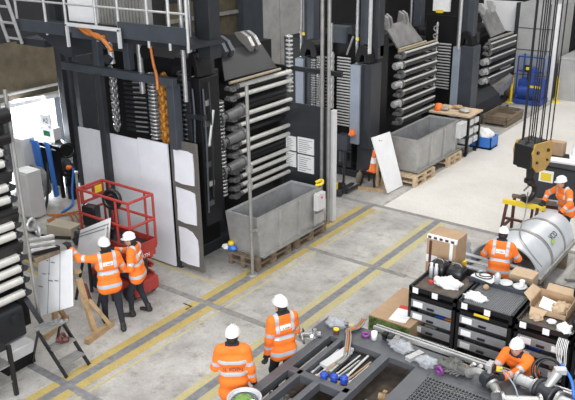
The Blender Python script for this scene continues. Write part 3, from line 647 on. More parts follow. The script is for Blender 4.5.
def tank(x0, x1, y0, y1, z0, z1, label, fl=.12):
    """open steel tank, sides flaring outwards at the left end"""
    t = thing('steel_tank', label, 'tank', ((x0+x1)/2, (y0+y1)/2, z0), 'steel tanks on pallets')
    th = .03
    o0 = [V((x0, y0, z0)), V((x1, y0, z0)), V((x1, y1, z0)), V((x0, y1, z0))]
    o1 = [V((x0-.02, y0-fl, z1)), V((x1+.02, y0-fl, z1)), V((x1+.02, y1+.03, z1)), V((x0-.02, y1+.03, z1))]
    def inn(P, d): c = sum(P, V())/4; return [p+V((math.copysign(d, c.x-p.x), math.copysign(d, c.y-p.y), 0)) for p in P]
    i1 = inn(o1, th); i0 = inn([p+V((0, 0, th)) for p in o0], th)
    mb = MB()
    for k in range(4):
        n = (k+1) % 4
        mb.add([o0[k], o0[n], o1[n], o1[k]], [(0, 1, 2, 3)])
    mb.add(o0, [(3, 2, 1, 0)])
    obj('outer_shell', mb, 'tank', t)
    mb = MB()
    for k in range(4):
        n = (k+1) % 4
        mb.add([i0[k], i0[n], i1[n], i1[k]], [(3, 2, 1, 0)])
    mb.add(i0, [(0, 1, 2, 3)])
    obj('inner_lining', mb, 'tankin', t)
    r_o = [p+V((0, 0, .012)) for p in inn(o1, -.04)]; r_i = [p+V((0, 0, .012)) for p in i1]
    mb = MB()
    for k in range(4):
        n = (k+1) % 4
        mb.prism([r_o[k], r_o[n], r_i[n], r_i[k]], (0, 0, -.05))
    obj('rim', mb, 'pale', t)
    L = y1-y0
    for fy in (.30, .62, .9):
        yy = y0+L*fy; obj('stiffener', MB().prism([V((x1, yy-.03, z0)), V((x1+.02, yy-.03, z1-.05)), V((x1+.06, yy-.03, z1-.05)), V((x1+.05, yy-.03, z0))], (0, .06, 0)), 'tank', t)
    obj('base_lip', MB().bb(x0, x1+.1, y0-.03, y1+.05, z0-.0, z0+.03), 'gal', t)
    return t
for z, n_ in ((.0, 'bottom'), (.15, 'top')):
    pallet(-9.65, -8.84, 10.78, 11.98, z, n_+' dark pallet of the left pair under the nearest steel tank')
    pallet(-9.65, -8.84, 12.2, 13.4, z, n_+' dark pallet of the right pair under the nearest steel tank')
t1 = tank(-9.68, -8.86, 10.93, 13.15, .30, 1.2, 'nearest steel tank on dark pallets between the open machine doors')
obj('level_box', MB().bb(-8.8, -8.68, 12.8, 13.12, .75, 1.15), 'lt', t1, .01)
obj('level_dial', MB().cyl((-8.68, 12.96, 1.05), (-8.67, 12.96, 1.05), .03, None, 10), 'redp', t1)
obj('lower_flange', MB().bb(-8.8, -8.72, 12.8, 13.12, .42, .68), 'tank', t1, .01)
tag(obj('warning_tape', MB().tube(smooth_pts([(-8.95, 13.1, 1.24), (-8.85, 13.22, 1.27), (-8.95, 13.36, 1.30), (-9.05, 13.25, 1.25)]), .035, 8), 'yel', None), 'coil of yellow tape on the right rim corner of the nearest tank', 'tape')
tag(obj('support_pole', MB().cyl((-8.86, 10.64, 0.03), (-8.86, 10.64, 4.02), .036, None, 12).cyl((-8.86, 10.64, 0), (-8.86, 10.64, .04), .13, .1, 14).cyl((-8.86, 10.64, 2.28), (-8.86, 10.64, 2.4), .075, None, 12).cyl((-8.86, 10.64, 1.95), (-8.86, 10.64, 2.04), .06, None, 12).cyl((-8.86, 10.64, 1.0), (-8.7, 10.64, 1.06), .04, None, 8), 'gal', None), 'thin grey upright pole in front of the nearest tank', 'pole')
tag(obj('rag_bundle', MB().blob((-9.60, 10.86, .36), (.12, .07, .08), 4), ['bluehose'], None), 'blue and white rag bundle on the pallet corner left of the nearest tank', 'rag')
tag(obj('rag_bundle', MB().blob((-9.74, 10.84, .35), (.10, .07, .06), 5), ['rag'], None), 'white cloth left of the blue rag by the nearest tank', 'rag')
tag(obj('safety_cap', MB().lathe([(0, .08), (.06, .07), (.08, 0), (0, 0)], (-9.62, 10.86, .43), 12), 'yel', None), 'small yellow cap lying on the blue rag by the nearest tank', 'cap')
pallet(-9.6, -8.5, 17.3, 18.5, 0, 'pale bottom pallet under the left end of the second tank', 'pallet2')
pallet(-9.6, -8.5, 17.3, 18.5, .145, 'pale top pallet under the left end of the second tank', 'pallet2')
pallet(-9.5, -8.5, 19.4, 20.35, 0, 'pale bottom pallet under the right end of the second tank', 'pallet2')
pallet(-9.5, -8.5, 19.4, 20.35, .145, 'pale top pallet under the right end of the second tank', 'pallet2')
t2 = tank(-9.62, -8.66, 17.6, 20.3, .33, 1.25, 'second steel tank on pale pallets behind the leaning white board', .02)
t2b = obj('junction_box', MB().bb(-8.62, -8.45, 20.0, 20.45, .75, 1.2), 'lt', t2, .01)
# shelf trolley right of tank 2
sh = thing('shelf_trolley', 'black shelf trolley with white parts boxes at the right end of the second tank', 'trolley', (-8.8, 21.0, 0))
mb = MB()
for x in (-9.6, -8.5):
    for y in (20.65, 21.5): mb.bb(x-.04, x+.04, y-.04, y+.04, .1, 1.3)
for z in (.35, .65, .95): mb.bb(-9.6, -8.5, 20.65, 21.5, z, z+.03)
each('frame_bar', mb, 'black', sh)
obj('wood_top', MB().bb(-9.75, -8.42, 20.5, 21.55, 1.28, 1.33), 'pallet2', sh)
for x in (-9.55, -8.55):
    for y in (20.7, 21.45): obj('caster', MB().cyl((x, y-.03, .06), (x, y+.03, .06), .06, None, 12), 'plast', sh)
k = 0
for z in (.38, .68, .98):
    for y in (20.85, 21.25):
        tag(obj('parts_box', MB().bb(-8.85, -8.46, y-.14, y+.14, z, z+.17), 'lt', None, .01), 'white parts box on the %s shelf of the black trolley, %s one' % ({.38: 'lowest', .68: 'middle', .98: 'top'}[z], 'left' if y < 21 else 'right'), 'box', 'parts boxes on the trolley')
for i, (x, y) in enumerate(((-9.4, 20.8), (-9.1, 21.2), (-8.75, 20.9))):
    tag(obj('loose_part', MB().blob((x, y, 1.39), (.18, .12, .06), 10+i), ['gal', 'wood', 'pale'][i], None), ['grey', 'brown', 'whitish'][i]+' small part lying on the wooden top of the black trolley', 'part')
bb_ = thing('blue_crate', 'blue plastic crate full of white film on the floor beyond the second tank', 'crate', (-8.45, 22.1, 0))
each('crate_panel', MB().bb(-8.85, -8.15, 21.75, 22.35, 0, .06).bb(-8.85, -8.82, 21.75, 22.35, 0, .38).bb(-8.18, -8.15, 21.75, 22.35, 0, .38).bb(-8.85, -8.15, 21.75, 21.78, 0, .38).bb(-8.85, -8.15, 22.32, 22.35, 0, .38), 'bluehose', bb_)
tag(obj('plastic_film', MB().blob((-8.52, 22.05, .36), (.3, .25, .25), 21), 'rag', None), 'white film heaped in the blue crate', 'film')
wp = thing('wooden_crate', 'low brown timber crate on the floor in front of the farthest machine', 'crate', (-9.15, 25.3, 0))
mb = MB()
for i in range(2): mb.bb(-9.6, -8.7, 24.55, 24.6, .1+.14*i, .22+.14*i).bb(-9.6, -8.7, 26.1, 26.15, .1+.14*i, .22+.14*i).bb(-8.72, -8.68, 24.55, 26.15, .1+.14*i, .22+.14*i).bb(-9.62, -9.58, 24.55, 26.15, .1+.14*i, .22+.14*i)
each('side_board', mb, 'pallet', wp); obj('crate_floor', MB().bb(-9.6, -8.7, 24.6, 26.1, .08, .12), 'pallet', wp)
each('runner', MB().bb(-9.6, -9.5, 24.55, 26.15, 0, .08).bb(-8.8, -8.7, 24.55, 26.15, 0, .08), 'pallet', wp)
# leaning board on trestle
st = thing('wooden_trestle', 'rough timber trestle feet holding up the leaning white board', 'trestle', (-9.2, 16.4, 0))
obj('foot', MB().bar((-9.75, 16.35, .04), (-9.0, 16.55, .04), .08, .08), 'wood', st); obj('foot', MB().bar((-9.5, 17.0, .05), (-8.95, 17.05, .05), .1, .1), 'wood', st)
obj('upright', MB().bar((-9.36, 16.72, .05), (-9.34, 16.62, 1.2), .06, .06), 'wood', st); obj('upright', MB().bar((-9.35, 17.0, .05), (-9.32, 16.95, 1.3), .08, .08), 'wood', st); obj('rail', MB().bar((-9.36, 16.58, 1.15), (-9.34, 17.0, 1.15), .06, .06), 'wood', st)
pb = [V((-8.88, 16.45, .03)), V((-8.84, 17.22, .03)), V((-9.2, 17.02, 1.56)), V((-9.24, 16.12, 1.60))]
wb = obj('leaning_board', MB().prism(pb, (-.03, 0.005, -.01)), 'white', None)
tag(wb, 'bright white board leaning on a trestle before the second tank', 'board')
obj('scribble', MB().box((-9.195, 16.45, 1.45), (.02, .05, .03), RY(-.19)).box((-9.19, 16.55, 1.42), (.02, .08, .015), RY(-.19)), 'drawer', wb)
cn = thing('traffic_cone', 'orange and white cone standing behind the leaning white board', 'cone', (-9.58, 16.85, .42))
obj('cone_body', MB().lathe([(.13, .02), (.0845, .24), (.0595, .385), (.025, .6), (0, .6)], (-9.58, 16.85, .42), 16), 'cone', cn); obj('white_band', MB().lathe([(.087, .23), (.062, .39)], (-9.58, 16.85, .42), 16), 'label', cn); obj('base', MB().bb(-9.72, -9.44, 16.71, 16.99, .42, .44), 'cone', cn)
tb = thing('step_stool', 'low dark step stool carrying the orange cone', 'stool', (-9.6, 16.82, 0))
obj('top', MB().bb(-9.8, -9.42, 16.62, 17.04, .38, .42), 'plast', tb)
for x in (-9.76, -9.46):
    for y in (16.66, 17.0): obj('leg', MB().bar((x, y, .39), (x+(x+9.61)*.5, y+(y-16.83)*.4, 0), .04, .04), 'plast', tb)
tag(obj('brown_sack', MB().blob((-9.98, 16.8, .14), (.10, .11, .18), 17), 'pallet', None), 'dark brown sack beside the step stool', 'sack')
pj = thing('pallet_truck', 'black pallet truck with upright handle left of the leaning board', 'pallet truck', (-9.9, 15.6, 0))
obj('body', MB().box((-9.9, 15.72, .2), (.2, .22, .24), RZ(.3)), 'plast', pj, .03)
obj('handle', MB().cyl((-9.92, 15.85, .3), (-9.95, 15.95, 1.15), .035, None, 10).cyl((-10.12, 15.95, 1.15), (-9.78, 15.95, 1.15), .025, None, 8), 'plast', pj)
obj('pump', MB().cyl((-9.96, 15.58, .12), (-9.96, 15.58, .36), .035, None, 10), 'yel', pj)
for y in (15.6, 15.85): obj('wheel', MB().cyl((-9.98, y, .1), (-9.82, y, .1), .1, None, 16), 'slate', pj)
for x in (-10.02, -9.8): obj('fork', MB().bb(x-.05, x+.05, 15.8, 16.5, .05, .09), 'slate', pj)
tag(obj('orange_cap', MB().lathe([(0, .18), (.07, .16), (.1, .04), (.1, 0), (0, 0)], (-10.32, 16.9, 1.3), 14), 'cone', None), 'small orange cap on the grey gearbox of the middle machine', 'lamp')  # plain cap standing in for an unclear orange bit, not a lamp
tag(obj('orange_cap', MB().lathe([(0, .22), (.1, .2), (.13, .05), (.13, 0), (0, 0)], (-9.55, 20.75, 1.33), 14), 'cone', None), 'orange cap on the black trolley top behind the second tank', 'cap')
# ================================================================== EASEL, STEPS (front left)
ea = thing('easel', 'timber easel with a big drawing sheet, left of the pointing worker', 'easel', (-10.1, 6.9, 0))
def epl(x, z): return V((x, 6.9+(1.8-z)*-.12, z))
sh_ = [V((-10.66, 6.62, .28)), V((-9.86, 6.86, .66)), V((-9.90, 7.02, 1.70)), V((-10.64, 6.86, 1.40))]
so = obj('drawing_board', MB().prism(sh_, (0.005, .03, 0)), 'white', ea)
mb = MB()
a, b, c_, d_ = sh_
for u in (.35, .68):
    p0 = a.lerp(b, u); p1 = d_.lerp(c_, u); mb.bar(p0+V((0, -.006, 0)), p1+V((0, -.006, 0)), .008, .006)
for i in range(8):
    u = R.uniform(.08, .8); v = R.uniform(.4, .92); p0 = a.lerp(b, u).lerp(d_.lerp(c_, u), v); mb.box(p0+V((0, -.008, 0)), (R.uniform(.04, .15), .006, .018), RY(-.2))
each('pinned_mark', mb, 'drawer', so)
obj('foot', MB().bar((-9.7, 7.55, .05), (-9.56, 6.85, .05), .1, .1), 'wood', ea); obj('foot', MB().bar((-10.55, 7.2, .05), (-10.3, 6.5, .05), .1, .1), 'wood', ea)
obj('leg', MB().bar((-9.70, 7.15, .08), (-9.90, 7.10, 1.1), .085, .085), 'wood', ea); obj('leg', MB().bar((-9.64, 7.45, .1), (-9.72, 7.14, .7), .07, .07), 'wood', ea)
obj('leg', MB().bar((-10.42, 6.85, .08), (-10.5, 7.0, 1.2), .085, .085), 'wood', ea); obj('leg', MB().bar((-10.55, 7.15, .1), (-10.52, 6.9, .65), .07, .07), 'wood', ea)
obj('rail', MB().bar((-10.5, 6.98, 1.05), (-9.85, 7.12, 1.25), .05, .07), 'wood', ea)
tag(obj('hung_cloth', MB().prism([V((-9.86, 7.12, 1.0)), V((-9.82, 7.16, .98)), V((-9.76, 7.2, .6)), V((-9.82, 7.14, .6))], (0, .04, 0)), 'darkred', None), 'strip of dark red cloth hanging at the right edge of the easel', 'cloth')
e2 = thing('drawing_stand', 'white drawing sheet propped before the red lift, between the two workers', 'drawing board', (-10.6, 8.0, 0))
s2 = [V((-11.2, 8.02, .72)), V((-10.3, 8.06, .95)), V((-10.28, 8.22, 1.78)), V((-11.18, 8.2, 1.32))]
so2 = obj('sheet', MB().prism(s2, (0.005, .03, 0)), 'white', e2)
obj('folded_flap', MB().prism([V((-10.5, 8.14, 1.35)), V((-10.22, 8.0, 1.2)), V((-10.12, 7.95, 1.5)), V((-10.3, 8.15, 1.66))], (0, .01, .004)), 'label', so2)
mb = MB(); a, b, c_, d_ = s2
for v in (.78, .87): mb.bar(d_.lerp(a, 1-v)+V((0, -.006, 0)), c_.lerp(b, 1-v)+V((0, -.006, 0)), .006, .02)
each('title_line', mb, 'drawer', so2)
obj('leg', MB().bar((-11.05, 8.2, 0), (-11.05, 8.24, 1.35), .05, .05), 'slate', e2); obj('leg', MB().bar((-10.4, 8.2, 0), (-10.4, 8.24, 1.6), .05, .05), 'slate', e2)
obj('strut', MB().bar((-11.05, 7.8, 0), (-11.05, 8.18, 1.0), .04, .04), 'slate', e2); obj('strut', MB().bar((-10.4, 7.8, 0), (-10.4, 8.18, 1.0), .04, .04), 'slate', e2)
sl = thing('step_ladder', 'low black step ladder with three grey treads by the near-left machine', 'step ladder', (-9.3, 6.1, 0))
def lad(t, s): return V((-9.53+.53*t, 5.92+.46*s+.07*t, .72*(1-t)+.02))
for s in (0, 1):
    obj('stringer', MB().bar(lad(0, s), lad(1, s), .03, .065), 'plast', sl)
    obj('rear_leg', MB().bar(lad(0.02, s), lad(0, s)+V((-.3, 0, -.72)), .03, .03), 'plast', sl)
for t in (0.02, .4, .72):
    p = (lad(t, 0)+lad(t, 1))/2; mb = MB()
    for k in range(4): mb.box(p+V((-.08+.055*k, 0, .0)), (.045, .44, .03), RZ(-.0))
    obj('tread', mb, 'gal', sl)
p = (lad(.02, 0)+lad(.02, 1))/2
for i in range(5): tag(obj('hand_tool', MB().bar(p+V((-.12+.05*i, -.2+.07*i, .03)), p+V((-.1+.06*i, .0+.06*i, .04)), .025, .025).cyl(p+V((-.1+.06*i, .0+.06*i, .02)), p+V((-.1+.06*i, .0+.06*i, .06)), .03, None, 8), 'steel', None), 'steel hand tool in the row on the top tread of the step ladder', 'tool', 'tools on the step ladder')
q = (lad(.4, 0)+lad(.4, 1))/2
tag(obj('brown_coupling', MB().torus(q+V((.0, .05, .08)), (1, .4, .2), .07, .03, 14, 6).cyl(q+V((-.08, -.02, .05)), q+V((.08, .1, .06)), .045, None, 10), 'darkred', None), 'dark brown pipe coupling on the middle tread of the step ladder', 'coupling')
cr = thing('tool_trolley', 'dark trolley corner with grey trays at the bottom left edge', 'trolley', (-9.5, 5.0, 0))
mb = MB()
for x in (-9.85, -9.3):
    for y in (4.5, 5.25): mb.bb(x-.03, x+.03, y-.03, y+.03, 0, .9)
each('leg', mb, 'plast', cr)
for z in (.25, .55, .85): obj('tray', MB().bb(-9.85, -9.3, 4.5, 5.25, z, z+.03), 'gal' if z < .8 else 'plast', cr)
mb = MB().bb(-9.75, -9.45, 4.8, 5.1, .88, 1.0)
tag(obj('parts_tray', mb, 'wood', None, .01), 'small wooden tray on top of the dark trolley at the bottom left', 'tray')
# ================================================================== FAR END
bo = thing('grey_enclosure', 'tall grey panelled enclosure behind the blue pump at the far end', 'enclosure', (-9.6, 30.5, 0))
obj('body', MB().bb(-10.35, -8.85, 29.5, 31.5, 0, 3.72), 'enc', bo)
mb = MB()
for z in (0.9, 1.9, 2.75): mb.bb(-10.36, -8.84, 29.48, 29.5, z, z+.025)
mb.bb(-9.15, -9.13, 29.48, 29.5, 0, 3.72)
each('panel_seam', mb, 'slate', bo)
obj('side_trim', MB().bb(-8.9, -8.76, 29.44, 29.6, 0, 3.75), 'white', bo)
obj('notice_board', MB().bb(-10.1, -8.9, 29.44, 29.48, 1.05, 1.75), 'ltblue', bo)
obj('corner_post', MB().bb(-10.5, -10.36, 29.45, 29.7, 0, 3.72), 'slate', bo)
tag(obj('display_board', MB().bb(-12.0, -10.4, 29.8, 29.9, 2.55, 3.72).bb(-11.9, -11.8, 29.8, 29.9, 0, 2.55), 'white', None), 'large white board left of the grey enclosure at the far end', 'board')
tag(obj('grey_bin', MB().bb(-8.7, -7.75, 29.8, 31.8, .0, 1.65).bb(-8.72, -7.73, 29.78, 31.82, 1.6, 1.68), 'enc', None, .02), 'large grey bin right of the enclosure behind the ropes', 'bin')
struct('door_1', MB().bb(-9.6, -6.8, 35.8, 36, 0, 6).bb(-9.65, -9.55, 35.7, 36, 0, 6), 'slate')
tag(obj('grey_mast', MB().bb(-8.5, -8.25, 33, 33.3, 0, 7), 'mid', None), 'grey steel post at the far right edge behind the bin', 'post')
tag(obj('brown_motor', MB().cyl((-7.6, 31.3, .28), (-7.0, 31.5, .28), .24, None, 14).bb(-7.6, -7.0, 31.2, 31.7, 0, .1), 'pallet', None), 'brown motor on the floor right of the grey bin', 'motor')
bp = thing('blue_pump', 'blue pump unit with frame standing before the grey enclosure', 'pump', (-9.35, 28.6, 0))
obj('base', MB().bb(-9.85, -8.75, 28.2, 29.1, 0, .2), 'bluep', bp, .02)
obj('body', MB().bb(-9.75, -8.85, 28.35, 29.0, .2, .95).cyl((-9.7, 28.35, .5), (-8.9, 28.3, .5), .22, None, 14).cyl((-9.3, 28.6, .95), (-9.3, 28.6, 1.4), .2, None, 14), 'bluep', bp, .03)
mb = MB()
for x in (-9.8, -8.8): mb.bar((x, 28.3, .2), (x, 28.3, 1.85), .05, .05).bar((x, 29.0, .2), (x, 29.0, 1.85), .05, .05)
mb.bar((-9.8, 28.3, 1.85), (-8.8, 28.3, 1.85), .05, .05).bar((-9.8, 28.3, 1.3), (-8.8, 28.3, 1.3), .05, .05).bar((-9.3, 28.3, 1.85), (-9.3, 28.3, .9), .05, .05)
each('frame_bar', mb, 'bluep', bp)
obj('yellow_plate', MB().bb(-9.5, -9.25, 28.2, 28.24, 1.3, 1.55), 'plast', bp); obj('yellow_mark', MB().bb(-9.44, -9.31, 28.19, 28.2, 1.37, 1.48), 'yel', bp); obj('yellow_strip', MB().bb(-9.2, -8.75, 28.1, 28.14, .72, .8), 'yel', bp)
tag(obj('barrier_post', MB().cyl((-9.96, 28.3, 0), (-9.96, 28.3, 1.0), .055, None, 10).cyl((-9.96, 28.3, 0), (-9.96, 28.3, .05), .2, .15, 14), 'yel', None), 'yellow post left of the blue pump', 'post', 'yellow barrier posts')
tag(obj('barrier_post', MB().cyl((-8.5, 29.3, 0), (-8.5, 29.3, 1.0), .055, None, 10).cyl((-8.5, 29.3, 0), (-8.5, 29.3, .05), .2, .15, 14), 'yel', None), 'yellow post right of the blue pump', 'post', 'yellow barrier posts')
tag(obj('brown_keg', MB().lathe([(0, .02), (.2, .02), (.25, .2), (.2, .4), (0, .4)], (-10.3, 29.1, 0), 14), 'pallet', None), 'small brown keg left of the left yellow post', 'keg')
# ================================================================== CRANE HOOK
hk = thing('crane_hook_block', 'yellow and black crane hook block hanging on black ropes', 'crane hook', (-4.85, 15.5, 2.1))
ang = RZ(1.27)
def hp(x, y, z): return V((-4.85, 15.5, 2.12))+ang @ V((x, y, z))
def plate(y0, y1, inset=0):
    P = [(-.28+inset, .3), (.28-inset, .3), (.36-inset, .12), (.30-inset, -.2), (.14, -.36+inset), (-.14, -.36+inset), (-.30+inset, -.2), (-.36+inset, .12)]
    return [hp(x, y0, z) for x, z in P], ang @ V((0, y1-y0, 0))
for y0, y1 in ((-.26, -.21), (.21, .26)):
    pl, of = plate(y0, y1); obj('cheek_plate', MB().prism(pl, of), 'cabyellow', hk, .01)
mb = MB(); pl, of = plate(-.03, .03, .03); mb.prism(pl, of)
for x in (-.20, 0, .2):
    mb.cyl(hp(x*.6, -.2, .12), hp(x*.6, .2, .12), .2, None, 16)
mb.box(hp(0, 0, -.18), (.5, .4, .25), ang)
obj('sheave_pack', mb, 'plast', hk)
obj('cover_plate', MB().box(hp(-.33, 0, .0), (.06, .46, .5), ang), 'plast', hk, .02)
for x in (-.2, .16): obj('bolt', MB().cyl(hp(x, -.29, .1), hp(x, -.26, .1), .04, None, 8).cyl(hp(x, -.29, -.12), hp(x, -.26, -.12), .03, None, 8), 'plast', hk)
obj('swivel', MB().cyl(hp(0, 0, -.36), hp(0, 0, -.62), .1, .08, 14).cyl(hp(0, 0, -.6), hp(0, 0, -.68), .12, None, 14), 'plast', hk)
pts = [hp(0, 0, -.66)]+[hp(.02+.2*math.cos(t), 0, -.92+.2*math.sin(t)) for t in [PI*.5-PI*1.45*i/14 for i in range(15)]]
obj('hook', MB().tube(pts, .062, 8), 'plast', hk)
obj('safety_latch', MB().bar(hp(-.17, 0, -.84), hp(.02, 0, -.74), .03, .03), 'gal', hk)
for i, (x, y) in enumerate(((-.2, -.16), (-.2, .0), (-.2, .16), (0, -.18), (.0, .08), (.2, -.17), (.2, .0), (.2, .17), (-.1, .2), (.25, -.24))):
    obj('wire_rope', MB().cyl(hp(x, y, .2), hp(x*1.02, y, 9.5), .014, None, 6), 'sling', hk)
# ================================================================== RIGHT: CONTAINER, TRESTLE, DUCT
ct = thing('dark_container', 'dark grey container with yellow sticker behind the hook', 'container', (-4.3, 18.7, 0))
obj('body', MB().bb(-5.55, -3.0, 18.05, 19.2, 0, 1.02), 'slate', ct, .02)
obj('lid', MB().bb(-5.6, -2.95, 18.0, 19.25, 1.02, 1.07), 'black', ct, .01)
stk = obj('sticker', MB().bb(-5.42, -5.06, 18.03, 18.05, .62, .92), 'label', ct); obj('yellow_mark', MB().bb(-5.37, -5.11, 18.02, 18.03, .66, .86), 'yel', ct)
for i, (x, y, a, wd) in enumerate(((-5.0, 18.5, .1, .8), (-4.4, 18.7, -.1, .9), (-4.7, 18.9, .3, .5))):
    tag(obj('paper_stack', MB().box((x, y, 1.1+.012*i), (wd, .35, .05), RZ(a)), 'label', None), ['white papers at the left end of the container lid', 'white papers at the right end of the container lid', 'white papers at the back of the container lid'][i], 'papers', 'papers on the container')
tag(obj('cardboard_box', MB().bb(-5.6, -5.15, 18.95, 19.2, 1.07, 1.42), 'card', None, .005), 'small brown box at the back of the dark container', 'box')
for i, x in enumerate((-4.85, -4.68)):
    b_ = obj('bottle', MB().lathe([(0, 0), (.09, 0), (.1, .03), (.1, .28), (.04, .36), (.04, .42), (0, .42)], (x, 19.0, 1.07), 14), ['white', 'bluehose'][i]); tag(b_, ['white bottle at the back of the dark container', 'blue bottle at the back of the dark container'][i], 'bottle')
    obj('cap', MB().cyl((x, 19.0, 1.49), (x, 19.0, 1.54), .045, None, 10), 'plast', b_)
tr = thing('trestle', 'dark red trestle with yellow top bar beyond the duct', 'trestle', (-5.0, 15.6, 0))
obj('top_bar', MB().bar((-5.4, 15.5, .88), (-4.45, 15.55, .88), .09, .1), 'yel', tr)
obj('rear_bar', MB().bar((-5.35, 15.95, .88), (-4.35, 16.0, .88), .07, .08), 'pallet', tr)
for x in (-5.3, -4.6):
    for y, yy in ((15.5, 15.35), (15.97, 16.12)): obj('leg', MB().bar((x, y, .88), (x-.05, yy, 0), .06, .06), 'darkred', tr)
    obj('stretcher', MB().bar((x-.02, 15.4, .3), (x-.02, 16.05, .3), .05, .05), 'darkred', tr)
obj('stretcher', MB().bar((-5.3, 15.45, .5), (-4.6, 15.45, .5), .05, .05), 'darkred', tr)
tag(obj('pale_pipe', MB().cyl((-5.25, 16.25, .72), (-4.2, 16.45, .74), .07, None, 12), 'ltblue', None), 'pale blue grey pipe lying across behind the yellow topped trestle', 'pipe')
tag(obj('pipe_rest', MB().bar((-5.0, 16.3, .62), (-4.3, 16.42, .62), .06, .06).bar((-4.95, 16.3, .62), (-4.98, 16.3, 0), .05, .05).bar((-4.35, 16.42, .62), (-4.35, 16.42, 0), .05, .05), 'darkred', None), 'dark rest under the pale pipe behind the trestle', 'rest')
# duct: half pipe along Y
du = thing('sheet_metal_duct', 'large shiny half round sheet metal duct with bands and logo', 'duct', (-4.3, 14, .4))
DX, DZ, DRX, DRZ, DY0, DY1 = -4.38, .46, .70, .58, 12.95, 15.2
def dk(y): t = (y-DY0)/(DY1-DY0); return 1-.31*t, 1-.07*t, .217*t      # the duct narrows away from its mouth; right edge straight
def arc(y, rx, rz, n=24, a0=-.05, a1=PI+.05, dz=0):
    kx, kz, dx = dk(y); return [V((DX+dx+rx*kx*math.cos(a0+(a1-a0)*i/n), y, DZ+dz+rz*kz*math.sin(a0+(a1-a0)*i/n))) for i in range(n+1)]
def shell(y0, y1, rx, rz, th, m, name, par, a0=-.05, a1=PI+.05, ny=1):
    mb = MB(); n = 24
    for k in range(ny):
        ya = y0+(y1-y0)*k/ny; yb = y0+(y1-y0)*(k+1)/ny
        A = arc(ya, rx, rz, n, a0, a1); B = arc(yb, rx, rz, n, a0, a1); A2 = arc(ya, rx-th, rz-th, n, a0, a1); B2 = arc(yb, rx-th, rz-th, n, a0, a1)
        mb.add(A+B, [(i, n+1+i, n+2+i, i+1) for i in range(n)], 0, True)
        mb.add(A2+B2, [(i+1, n+2+i, n+1+i, i) for i in range(n)], 0, True)
        for (P, Q) in ((A, A2), (B2, B)): mb.add(P+Q, [(i, i+1, n+2+i, n+1+i) for i in range(n)])
        for e in (0, n): mb.add([A[e], B[e], B2[e], A2[e]], [(0, 1, 2, 3)])
    return obj(name, mb, m, par)
shell(12.95, 15.2, DRX, DRZ, .03, 'duct', 'shell', du)
for y in (13.72, 14.55): shell(y, y+.07, DRX+.02, DRZ+.02, .02, 'gal', 'band', du)
shell(13.82, 14.5, DRX+.012, DRZ+.012, .01, 'duct', 'access_panel', du, .12, 1.9)
shell(13.79, 13.815, DRX+.016, DRZ+.016, .012, 'slate', 'panel_gap', du, .1, 1.2)
lp = [V((DX+(DRX+.03)*math.cos(a), 0, DZ+(DRZ+.03)*math.sin(a))) for a in (.55, .75)]
def logo_mb(body, size, y, a, m, off=.022):
    nrm = V((math.cos(a)*DRZ, 0, math.sin(a)*DRX)).normalized(); tan = V((0, 1, 0)); upt = nrm.cross(tan)
    rot = Matrix((tan, upt, nrm)).transposed()
    kx, kz, dx = dk(y); p = V((DX+dx+(DRX*kx+off)*math.cos(a), y, DZ+(DRZ*kz+off)*math.sin(a)))
    return rot, p
rot, p = logo_mb('', 1, 14.2, .80, 0)
obj('logo_lettering', place(text_mb('VCO', .17), rot, p), 'ink', du)
obj('logo_leaf', place(MB().prism([V((-.1, -.02, 0)), V((.0, -.05, 0)), V((.12, .0, 0)), V((.02, .05, 0))], (0, 0, .004)), rot, p+rot @ V((-.2, -.07, 0))), 'lime', du)
obj('side_rail', MB().bb(DX+DRX-.02, DX+DRX+.05, 12.95, 15.25, DZ-.1, DZ), 'gal', du)
obj('side_rail', MB().bar((DX-DRX, 12.95, DZ-.05), (DX-DRX+.43, 15.2, DZ-.05), .06, .1), 'gal', du)
for y in (13.2, 14.6): obj('cradle', MB().bb(DX-DRX+.3, DX+DRX+.05, y, y+.12, .004, DZ-.1), 'pallet', du)
tag(obj('lifting_sling', MB().tube(smooth_pts([(-4.86, 15.5, 1.2), (-4.55, 14.5, 1.08), (-4.3, 13.5, 1.07), (-4.0, 13.1, .98), (-3.66, 13.05, .68)]), .012, 6), 'gal', None), 'thin sling wire laid from the hook over the duct', 'sling')
# steel strips left of the duct mouth
gr = thing('louvre_frame', 'pale steel louvre frame lying under the far worker, left of the duct mouth', 'frame', (-4.6, 12.6, 0))
mb = MB()
for i in range(6): mb.bar((-5.3, 12.55-.12*i+.35, .62-.07*i), (-3.72, 12.55-.12*i+.35, .62-.07*i), .09, .02)
each('slat', mb, 'duct', gr)
each('side_member', MB().bar((-5.3, 12.95, .64), (-5.3, 12.1, .1), .05, .08).bar((-3.72, 12.95, .64), (-3.72, 12.1, .1), .05, .08).bar((-4.5, 12.95, .62), (-4.5, 12.1, .08), .05, .06), 'gal', gr)
each('leg', MB().bar((-5.3, 12.95, .62), (-5.3, 13.0, 0), .05, .05).bar((-3.75, 12.93, .62), (-3.75, 12.96, 0), .05, .05).bar((-5.3, 12.1, .1), (-5.3, 12.1, 0), .05, .05).bar((-3.72, 12.1, .1), (-3.72, 12.1, 0), .05, .05), 'slate', gr)
tag(obj('plastic_film', MB().blob((-5.62, 13.5, .3), (.28, .5, .36), 31, .3), 'duct', None), 'pale crumpled sheet left of the far worker', 'film')
tag(obj('steel_plate', MB().box((-2.9, 14.6, .05), (1.1, 1.7, .09), RZ(.1)), 'gal', None, .005), 'flat grey steel plate on the floor right of the duct', 'plate')
tag(obj('steel_plate', MB().box((-2.6, 13.2, .05), (.9, 1.2, .09), RZ(.15)), 'tank', None, .005), 'flat grey steel plate nearest the open cardboard box', 'plate')
tag(obj('clamp_tool', MB().bar((-3.42, 13.9, .13), (-3.1, 14.1, .13), .06, .05).cyl((-3.1, 14.1, .1), (-3.1, 14.1, .2), .08, None, 10), 'gal', None), 'grey clamp lying on the steel plate beside the duct', 'clamp')
